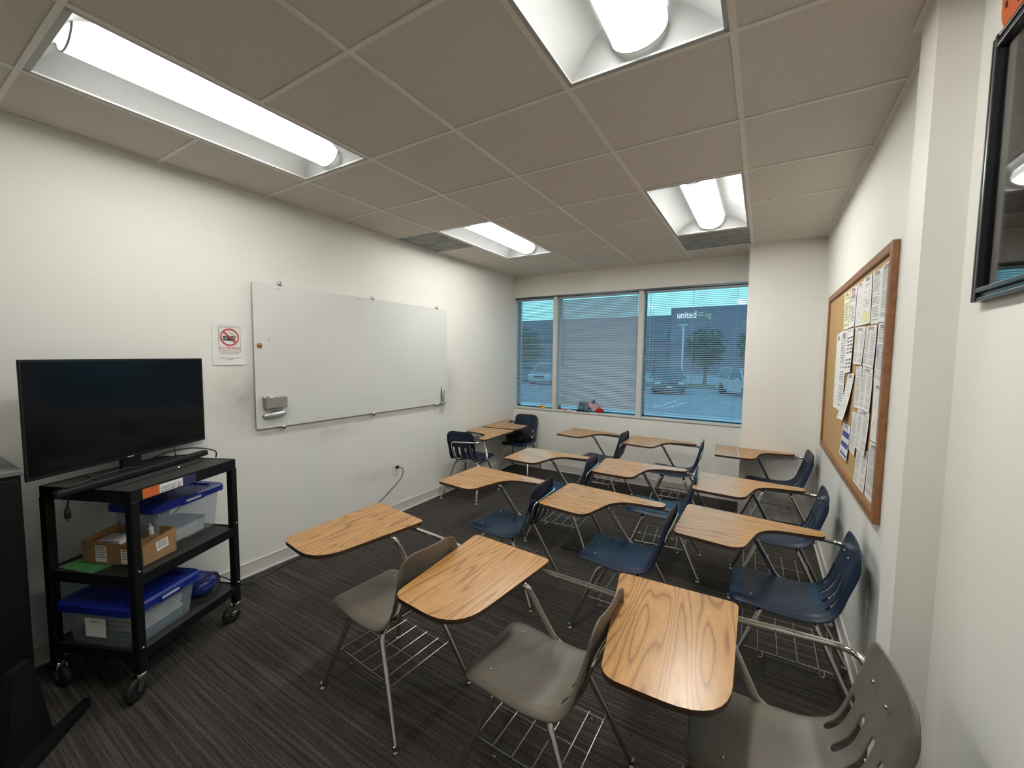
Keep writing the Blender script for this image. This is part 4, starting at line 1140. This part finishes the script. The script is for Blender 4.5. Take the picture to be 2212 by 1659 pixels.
# cardboard box on the middle shelf
bx = empty('cardboard_box', cl(-.118, -.012, ZM+.0036), CA+.02)
w, d, h, t = .088, .165, .118, .004
def wav(n=14, a=.003):
    return [random.uniform(-a, a) for _ in range(n+1)]
def torn_wall(b, p0, p1, h0, h1, t, mi=0):
    n = 14; p0, p1 = Vector(p0), Vector(p1); dr = (p1-p0).normalized(); nr = Vector((-dr.y, dr.x, 0))*t; vs = []; wv = wav(n)
    for i in range(n+1):
        q = p0.lerp(p1, i/n); hh = h0+(h1-h0)*i/n+wv[i]
        for o_ in (Vector((0, 0, 0)), nr): vs += [q+o_, q+o_+Vector((0, 0, hh))]
    fs = []
    for i in range(n):
        a = 4*i; c = a+4
        fs += [(a, c, c+1, a+1), (a+2, a+3, c+3, c+2), (a+1, c+1, c+3, a+3), (a, a+2, c+2, c)]
    fs += [(0, 1, 3, 2), (4*n, 4*n+2, 4*n+3, 4*n+1)]
    b.add(vs, fs, mi)
for nm, a, c, h0, h1 in (('front', (-w, -d, 0), (w, -d, 0), .100, .128), ('right', (w, -d, 0), (w, d, 0), .128, .120), ('back', (w, d, 0), (-w, d, 0), .135, .112), ('left', (-w, d, 0), (-w, -d, 0), .112, .102)):
    b = MB(); torn_wall(b, a, c, h0, h1, t); b.build('side_panel', 'card', bx)
b = MB(); b.box(-w, w, -d, d, 0, .004); b.build('bottom_panel', 'cardin', bx)
def label_quad(root, name, org, ux, uz, wd, ht, mname='paper', rows=7, rot=0):
    ux, uz = Vector(ux).normalized(), Vector(uz).normalized(); c, s = math.cos(rot), math.sin(rot)
    U = ux*c+uz*s; V = -ux*s+uz*c; o = Vector(org); nrm = U.cross(V)
    b = MB(); b.add([o-U*wd/2-V*ht/2, o+U*wd/2-V*ht/2, o+U*wd/2+V*ht/2, o-U*wd/2+V*ht/2], [(0, 1, 2, 3)]); lb_ = b.build(name, mname, root)
    b = MB(); o2 = o+nrm*.0006
    for k in range(rows):
        v0 = ht*(.36-.72*k/rows)
        wds = []; x = -wd*.38
        while x < wd*.34:
            l_ = random.uniform(.008, .02); wds.append((x, min(x+l_, wd*.40))); x += l_+.004
        for a, c_ in wds:
            b.add([o2+U*a+V*v0, o2+U*c_+V*v0, o2+U*c_+V*(v0+ht*.045), o2+U*a+V*(v0+ht*.045)], [(0, 1, 2, 3)])
    b.build('print', 'ink', lb_)
label_quad(bx, 'shipping_label', (.012, -d-.0008, .070), (1, 0, 0), (0, 0, 1), .062, .048, rot=.12)
label_quad(bx, 'torn_label', (-w-.0008, .06, .052), (0, -1, 0), (0, 0, 1), .062, .080, rows=5)
label_quad(bx, 'round_label', (-w-.0008, -.085, .045), (0, -1, 0), (0, 0, 1), .075, .070, rows=4)
tag(bx, 'torn open brown cardboard box on the middle shelf of the cart', 'box')
b = MB(); b.box(-.045, .045, -.06, .06, 0, .020)
place(b, 'white_carton', 'paper', cl(-.125, .06, ZM+.082), CA+.1, 'white flat carton inside the open cardboard box', 'carton', bevel=.001)
b = MB(); b.box(-.050, .050, -.06, .06, 0, .0715)
place(b, 'brown_carton', 'cardin', cl(-.125, .055, ZM+.009), CA+.1, 'brown carton lying under the white carton in the open box', 'carton', bevel=.001)
b = MB(); b.box(-.05, .05, -.020, .020, 0, .095)
place(b, 'brown_notebook', 'cardin', cl(-.112, -.110, ZM+.009), CA-.05, 'brown notebook standing at the front of the open cardboard box', 'notebook', bevel=.002)
tb = empty('clear_tube', cl(-.055, -.075, ZM+.010)); tb.rotation_euler = (R(8), R(10), 0)
b = MB(); b.lathe([(.009, 0), (.010, .004), (.010, .135), (.006, .142)], 14); b.build('barrel', 'binwhite', tb)
b = MB(); b.lathe([(.004, .142), (.004, .156), (.002, .158)], 10); b.build('tip', 'silver', tb)
tag(tb, 'pale tube shaped pen poking up from the cardboard box', 'pen')
b = MB(); b.box(-.085, .085, -.11, .11, 0, .003)
place(b, 'green_folder', 'green', cl(-.190, .100, ZM+.0005), CA-.10, 'green folder on the middle shelf sticking out below the cardboard box', 'folder')

# tall black cabinet at the left edge and the folded stand in front of it
kb = empty('black_cabinet', (-2.87, -.12, 0))
b = MB(); b.box(-.215, .215, -.50, .50, .06, 1.085); b.build('body', 'black', kb, bevel=.003)
b = MB(); b.box(-.222, .226, -.507, .507, 1.085, 1.103); b.build('top_panel', 'cabtop', kb, bevel=.002)
b = MB(); b.box(-.20, .19, -.48, .48, 0, .06); b.build('plinth', 'black', kb)
for s in (-1, 1):
    b = MB(); b.box(.216, .232, s*.25-.24, s*.25+.24, .08, 1.07); dr = b.build('door', 'black', kb, bevel=.003)
    q = MB(); q.tube([(.232, s*.035, .62), (.250, s*.035, .62), (.250, s*.035, .74), (.232, s*.035, .74)], .004, 8); q.build('handle', 'chrome', dr)
tag(kb, 'tall black cabinet at the left edge beside the television cart', 'cabinet')
fs_ = empty('folded_stand', (-2.43, .36, 0))
b = MB(); b.prism(round_poly([(-.145, .145), (-.115, .165), (.28, -.20), (.22, -.27)], [.012, .012, .01, .01], 3), 0, .030); b.build('foot_bar', 'black', fs_, bevel=.006)
T2 = Matrix(((.72, 0, .69, 0), (-.69, 0, .72, 0), (0, 1, 0, 0), (0, 0, 0, 1)))
b = MB(); b.prism([(-.055, .03), (.16, .03), (.10, .40), (.02, .40)], -.016, .016, T=Matrix.Translation((.0, -.02, 0)) @ T2); b.build('upright_panel', 'black', fs_, bevel=.005)
b = MB(); b.tube([(.135, -.20, .034), (.10, -.20, .30)], .010, 8); b.build('strut', 'greybox', fs_)
b = MB()
for k in range(6): b.tube([(.125-.004*k, -.235-.004*k, .05+.034*k), (.140-.004*k, -.215-.004*k, .068+.034*k)], .0045, 6)
b.tube([(.137, -.227, .03), (.11, -.25, .26)], .003, 6)
b.build('chain', 'chrome', fs_)
tag(fs_, 'black folded stand with a flat foot on the carpet at the bottom left', 'stand')

# ---------------------------------------------------------------- things on the window sill
zs = SILL; ysl = YW+.010
fl = empty('artificial_flower', (-2.66, ysl, zs))
b = MB()
for k in range(9):
    a = 2*PI*k/9; vs, f_ = blob(.045*math.cos(a), .012*math.sin(a), .020+.012*math.sin(a*2), .022, .012, .010, .9, 12, 8); b.add(vs, f_, 0, True)
b.build('petals', 'yellow', fl)
b = MB(); vs, f_ = blob(0, -.006, .026, .028, .014, .014, .9, 14, 8, wob=.15); b.add(vs, f_, 0, True); b.build('centre', 'orange', fl)
tag(fl, 'yellow and orange artificial flower on the sill of the leftmost window', 'flower')
tw = empty('artificial_twig', (-2.53, ysl, zs))
b = MB(); b.tube(spline([(-.07, 0, .006), (-.02, -.002, .012), (.03, .002, .006), (.09, 0, .008)], 5), .003, 6); b.build('stem', 'olive', tw)
b = MB()
for x, z, a in ((-.05, .02, 40), (-.02, .022, -30), (.01, .018, 25), (.04, .014, 60), (.07, .014, -20)):
    vs, f_ = blob(0, 0, 0, .016, .003, .007, 1, 10, 6, T=Matrix.Translation((x, 0, z)) @ Matrix.Rotation(R(a), 4, 'Y')); b.add(vs, f_, 0, True)
b.build('leaves', 'olive', tw)
tag(tw, 'small olive artificial twig on the sill between flower and mullion', 'twig')
pb = empty('ribbon_bow', (-2.30, ysl, zs))
b = MB()
for s in (-1, 1):
    vs, f_ = blob(s*.026, 0, .014, .026, .010, .012, .9, 14, 8, wob=.12, seed=s+4); b.add(vs, f_, 0, True)
b.build('loops', 'pink', pb)
tag(pb, 'pink ribbon bow on the sill of the middle window', 'ribbon')
b = MB(); vs, f_ = blob(0, 0, .010, .026, .012, .010, .8, 14, 8); b.add(vs, f_, 0, True)
tag(b.build('white_eraser', 'white', loc=(-2.225, ysl, zs)), 'small white eraser next to the pink ribbon on the sill', 'eraser')
gb = empty('patterned_pouch', (-2.00, ysl+.004, zs))
def pouchmat():
    m, nt, b = mat('patterned_cloth'); f = noise(nt, coords(nt), 30, 3, .6, 1.5)
    L(nt, ramp(nt, f, [(.36, (.01, .012, .014)), (.46, (.03, .07, .10)), (.53, (.25, .42, .50)), (.58, (.05, .10, .06)), (.68, (.02, .01, .01))]), b.inputs['Base Color']); return m
b = MB(); b.prism([(-.115, 0), (.075, 0), (.060, .135), (-.078, .140)], -.012, .010, T=Matrix.Rotation(PI/2, 4, 'X')); b.build('cloth', pouchmat(), gb, bevel=.004)
b = MB(); b.prism([(-.125, 0), (.06, 0), (.04, .012), (-.105, .03)], -.015, .013, T=Matrix.Rotation(PI/2, 4, 'X')); b.build('dark_hem', 'bagfab', gb, bevel=.002)
tag(gb, 'dark patterned cloth pouch propped on the sill behind the flag', 'pouch')
fg = empty('small_flag', (-1.885, ysl-.018, zs)); fg.rotation_euler = (0, R(-3), 0)
b = MB(); b.tube([(-.030, 0, .004), (.035, 0, .185)], .0022, 6); b.build('stick', 'bark', fg)
A_ = Vector((.035, 0, .170)); dn = Vector((-.030, 0, -.028)); 
O = Vector((.030, -.001, .172)); U = Vector((.055, 0, -.105)); V = Vector((-.098, 0, -.042))
def fq(u0, u1, v0, v1, off_=0):
    vs = []; n = 8
    for i in range(n+1):
        u = u0+(u1-u0)*i/n; wv = .006*math.sin(u*9)
        vs += [O+U*u+V*v0+Vector((0, wv-off_, 0)), O+U*u+V*v1+Vector((0, wv-off_, 0))]
    return vs, [(2*i, 2*i+1, 2*i+3, 2*i+2) for i in range(n)]
b = MB(); b2 = MB()
for k in range(13):
    vs, f_ = fq(0, 1, k/13, (k+1)/13); (b if k % 2 == 0 else b2).add(vs, f_, 0, True)
b.build('red_stripes', 'redcloth', fg); b2.build('white_stripes', 'whitecloth', fg)
b = MB(); vs, f_ = fq(0, .42, 0, .54, .0012); b.add(vs, f_, 0, True); b.build('canton', 'navy', fg)
b = MB()
for r_ in range(5):
    for c_ in range(5):
        p = O+U*(.42*(c_+.5)/5)+V*(.54*(r_+.5)/5); wv = .006*math.sin((.42*(c_+.5)/5)*9)
        b.box(p.x-.0022, p.x+.0022, wv-.0030, wv-.0024, p.z-.0022, p.z+.0022)
b.build('stars', 'whitecloth', fg)
tag(fg, 'small American flag leaning against the pouch on the middle sill', 'flag')
rt_ = empty('tissue_flower', (-1.805, ysl, zs))
b = MB()
for k in range(14):
    a = random.uniform(0, 2*PI); r_ = random.uniform(.0, .045)
    vs, f_ = blob(0, 0, 0, .028, .004, .022, .9, 12, 8, T=Matrix.Translation((r_*math.cos(a), .010*math.sin(a), .030+random.uniform(-.006, .03)*(1-r_/.06))) @ Matrix.Rotation(random.uniform(-1, 1), 4, 'Z') @ Matrix.Rotation(random.uniform(-1, 1), 4, 'Y'), wob=.12, seed=k)
    vs = [Vector((p.x, p.y, max(.001, p.z))) for p in vs]; b.add(vs, f_, 0, True)
b.build('petals', 'redtissue', rt_)
tag(rt_, 'red crumpled tissue flower on the sill right of the flag', 'flower')

# ---------------------------------------------------------------- outside
M['ledge'] = simple('pale_stone_ledge', (.80, .82, .83), .8, var=.04)
b = MB(); b.box(XL-.3, CX+.3, YW+.2, YW+.62, SILL-.10, SILL-.012); struct(b.build('trim_5', 'ledge'))
ZG = -.70
b = MB(); b.box(-90, 60, YW+.4, 140, ZG-.3, ZG); tag(struct(b.build('ground', 'asphalt')), None, None)
b = MB(); b.box(-60, 50, 33, 37, ZG, ZG+.12); struct(b.build('grass_strip', 'grass'))
bd = empty('office_building', (-6, 62, ZG))
b = MB(); b.box(-50, -5.3, 0, 20, 0, 8.25); b.box(-5.3, 16, -.5, 20, 0, 9.15); b.build('wall', 'brick', bd)
for z in (1.6, 4.6):
    b = MB(); b.box(-44, -5.6, -.3, 0, z, z+1.4); b.build('window_band', 'farglass', bd)
for z in (1.2, 4.0):
    b = MB(); b.box(4, 14, -.8, -.5, z, z+1.5); b.build('window_band', 'farglass', bd)
vs, fs2 = text_mb('united', 1.25, .05, 'LEFT'); b = MB(); b.add([Vector((-4.5+p.x*.80, -.62+p.z, 7.70+p.y)) for p in vs], fs2); b.build('sign_letters', 'signwhite', bd)
b = MB(); b.box(-1.75, -1.05, -.66, -.6, 8.30, 8.40); b.box(-1.75, -1.1, -.66, -.6, 7.95, 8.05); b.build('sign_bars', 'signdim', bd)
vs, fs2 = text_mb('ng', 1.05, .05, 'LEFT'); b = MB(); b.add([Vector((-.9+p.x*.8, -.62+p.z, 7.70+p.y)) for p in vs], fs2); b.build('sign_letters', 'signdim', bd)
tag(bd, 'long brick office building with white lettering beyond the car park', 'building')
def tree(name, x, y, h, r, label, seed):
    t = empty(name, (x, y, ZG)); rnd = random.Random(seed)
    b = MB(); b.tube([(0, 0, 0), (.05, 0, h*.3), (0, 0, h*.62)], [.16, .12, .05], 8)
    for k in range(4):
        a = rnd.uniform(0, 6.3); b.tube([(0, 0, h*(.3+.08*k)), (r*.5*math.cos(a), r*.5*math.sin(a), h*(.55+.08*k))], [.06, .02], 6)
    b.build('trunk', 'bark', t)
    b = MB()
    for k in range(900):
        while True:
            p = Vector((rnd.uniform(-1, 1), rnd.uniform(-1, 1), rnd.uniform(-1, 1)))
            if p.length < 1: break
        p = p*(.72+.28*rnd.random())
        c = Vector((p.x*r, p.y*r, h*.62+p.z*h*.36)); s = rnd.uniform(.12, .26)*r/2.2
        d1 = Vector((rnd.uniform(-1, 1), rnd.uniform(-1, 1), rnd.uniform(-1, 1))).normalized(); d2 = d1.orthogonal().normalized()
        b.add([c-d1*s, c+d2*s*.6, c+d1*s, c-d2*s*.6], [(0, 1, 2, 3)])
    b.build('crown', 'leaf', t)
    tag(t, label, 'tree', 'trees at the edge of the car park')
tree('leafy_tree', -3.9, 36, 4.9, 1.7, 'bushy tree seen through the right blind, directly behind the dark car', 1)
tree('leafy_tree', -.2, 36.5, 5.0, 1.8, 'bushy tree at the right edge of the right window', 2)
tree('leafy_tree', -14.2, 36, 5.2, 1.9, 'tall tree behind the middle window blind', 3)
tree('leafy_tree', -19.6, 35, 5.2, 1.8, 'tall tree seen in the leftmost window', 4)
def car(x, y, rz, paint, label, suv=True, s=1.0):
    c = empty('parked_car', (x, y, ZG), rz); c.scale = (s, s, s)
    w = .92; hb, hr = (.98, 1.66) if suv else (.88, 1.42)
    # side profile extruded, roof tapering inwards
    low = [(-2.25, .32), (2.2, .32), (2.28, .60), (2.2, hb-.12), (1.25, hb), (-2.2, hb), (-2.3, .7)]
    b = MB(); b.prism(low, -w, w, T=Matrix.Rotation(PI/2, 4, 'X')); b.build('body', paint, c, bevel=.07)
    a0, a1, a2, a3 = (1.2, .55, -1.75, -2.12) if suv else (1.05, .35, -1.1, -1.9)
    ww = w-.04; wr = w-.20
    vs = [Vector((a0, s_*ww, hb-.01)) for s_ in (-1, 1)]+[Vector((a1, s_*wr, hr)) for s_ in (-1, 1)]+[Vector((a2, s_*wr, hr-.02)) for s_ in (-1, 1)]+[Vector((a3, s_*ww, hb-.01)) for s_ in (-1, 1)]
    b = MB(); b.add(vs, [(0, 1, 3, 2), (4, 5, 7, 6), (0, 2, 4, 6), (1, 7, 5, 3)], 0); b.build('glasshouse', 'carglass', c)
    b = MB(); b.box(a2-.02, a1+.04, -wr-.02, wr+.02, hr-.03, hr+.03)
    for s_ in (-1, 1):
        b.tube([(a0, s_*ww, hb), (a1, s_*wr, hr)], .045, 6); b.tube([(a3, s_*ww, hb), (a2, s_*wr, hr)], .06, 6); b.tube([(-.6, s_*ww, hb), (-.6, s_*wr, hr)], .04, 6)
    b.build('roof', paint, c, bevel=.02)
    for xx in (-1.42, 1.42):
        for s_ in (-1, 1):
            b = MB(); b.lathe([(.22, -.11), (.34, -.10), (.34, .10), (.22, .11)], 20, Matrix.Translation((xx, s_*(w-.10), .34)) @ Matrix.Rotation(PI/2, 4, 'X')); b.build('wheel', 'rubber', c)
    for s_ in (-1, 1):
        b = MB(); b.box(2.16, 2.27, s_*.68-.17, s_*.68+.17, .68, .80); b.build('headlamp', 'headlamp', c, bevel=.02)
        b = MB(); b.box(.75, .95, s_*(w+.10)-.10, s_*(w+.10)+.06, hb-.02, hb+.12); b.build('mirror', paint, c, bevel=.02)
    b = MB(); b.box(2.20, 2.275, -.42, .42, .52, .78); b.build('grille', 'rubber', c)
    b = MB(); b.box(2.27, 2.285, -.16, .16, .42, .53); b.build('number_plate', 'white', c)
    tag(c, label, 'car', 'parked cars outside')
car(-5.3, 28.3, -PI/2+.25, 'carblack', 'dark sport utility car facing the right window with silver trim')
car(-18.3, 30, -PI/2-.1, 'carblue', 'blue grey car partly cut off at the left edge of the leftmost window')
car(-15.0, 30.5, -PI/2+.1, 'carwhite', 'pale car seen between the left mullion and the leftmost blind cords')
car(-12.6, 31, -PI/2, 'carwhite', 'white car behind the left part of the middle blind', False)
car(-10.2, 30, -PI/2-.15, 'carblue', 'light blue grey car behind the centre of the middle blind', False)
car(-.7, 28.5, -PI/2+.5, 'carwhite', 'white car cut off by the right edge of the right window')
b = MB()
for k in range(7): b.box(-9.0+.0*k, -8.9, 0, 1, 0, .01)
def paint_mark(x, y, l, rz, label):
    b = MB(); b.box(-l/2, l/2, -.06, .06, 0, .006)
    tag(b.build('painted_line', 'lotpaint', loc=(x, y, ZG), rot=(0, 0, rz)), label, 'painted line', 'white bay lines on the car park')
paint_mark(-3.95, 21.3, 4.0, R(84), 'white bay line nearest the right window, left of its twin')
paint_mark(-3.40, 21.2, 4.0, R(84), 'white bay line nearest the right window, right of its twin')
paint_mark(-4.1, 34, 6.0, R(88), 'white bay line farther out, right of the dark car')
lp = empty('lamp_post', (-5.25, 33.6, ZG))
b = MB(); b.tube([(0, 0, 0), (0, 0, 4.7)], .06, 8); b.build('pole', 'lotpaint', lp)
b = MB(); b.box(-.3, .3, -.12, .12, 4.7, 4.82); b.build('lamp_head', 'pole', lp)
tag(lp, 'pale lamp post beside the dark car beyond the right window', 'lamp post')

# ---------------------------------------------------------------- world, camera, view
w = bpy.data.worlds.new('world'); scn.world = w; w.use_nodes = True; nt = w.node_tree
bgn = nt.nodes['Background']; tc = N(nt, 'ShaderNodeTexCoord'); sp = N(nt, 'ShaderNodeSeparateXYZ'); L(nt, tc.outputs['Generated'], sp.inputs[0])
L(nt, ramp(nt, sp.outputs[2], [(.0, (.42, .86, .90)), (.15, (.36, .78, .90)), (.6, (.26, .58, .84))]), bgn.inputs[0]); bgn.inputs[1].default_value = 1.75

cam = bpy.data.cameras.new('camera'); co = bpy.data.objects.new('camera', cam); COL.objects.link(co); scn.camera = co
cam.sensor_fit = 'HORIZONTAL'; cam.sensor_width = 36; cam.lens = 36*888/2212; cam.clip_start = .02; cam.clip_end = 400
Rz = Matrix.Rotation(.5462, 4, 'Z'); Rx = Matrix.Rotation(PI/2-.0698, 4, 'X'); Rr = Matrix.Rotation(.0105, 4, 'Z')
co.matrix_world = Matrix.Translation((0, 0, 1.61)) @ Rz @ Rx @ Rr
vsn = scn.view_settings; vsn.view_transform = 'Standard'; vsn.look = 'None'; vsn.gamma = 1; vsn.use_curve_mapping = False; vsn.exposure = 0.06
scn.display_settings.display_device = 'sRGB'
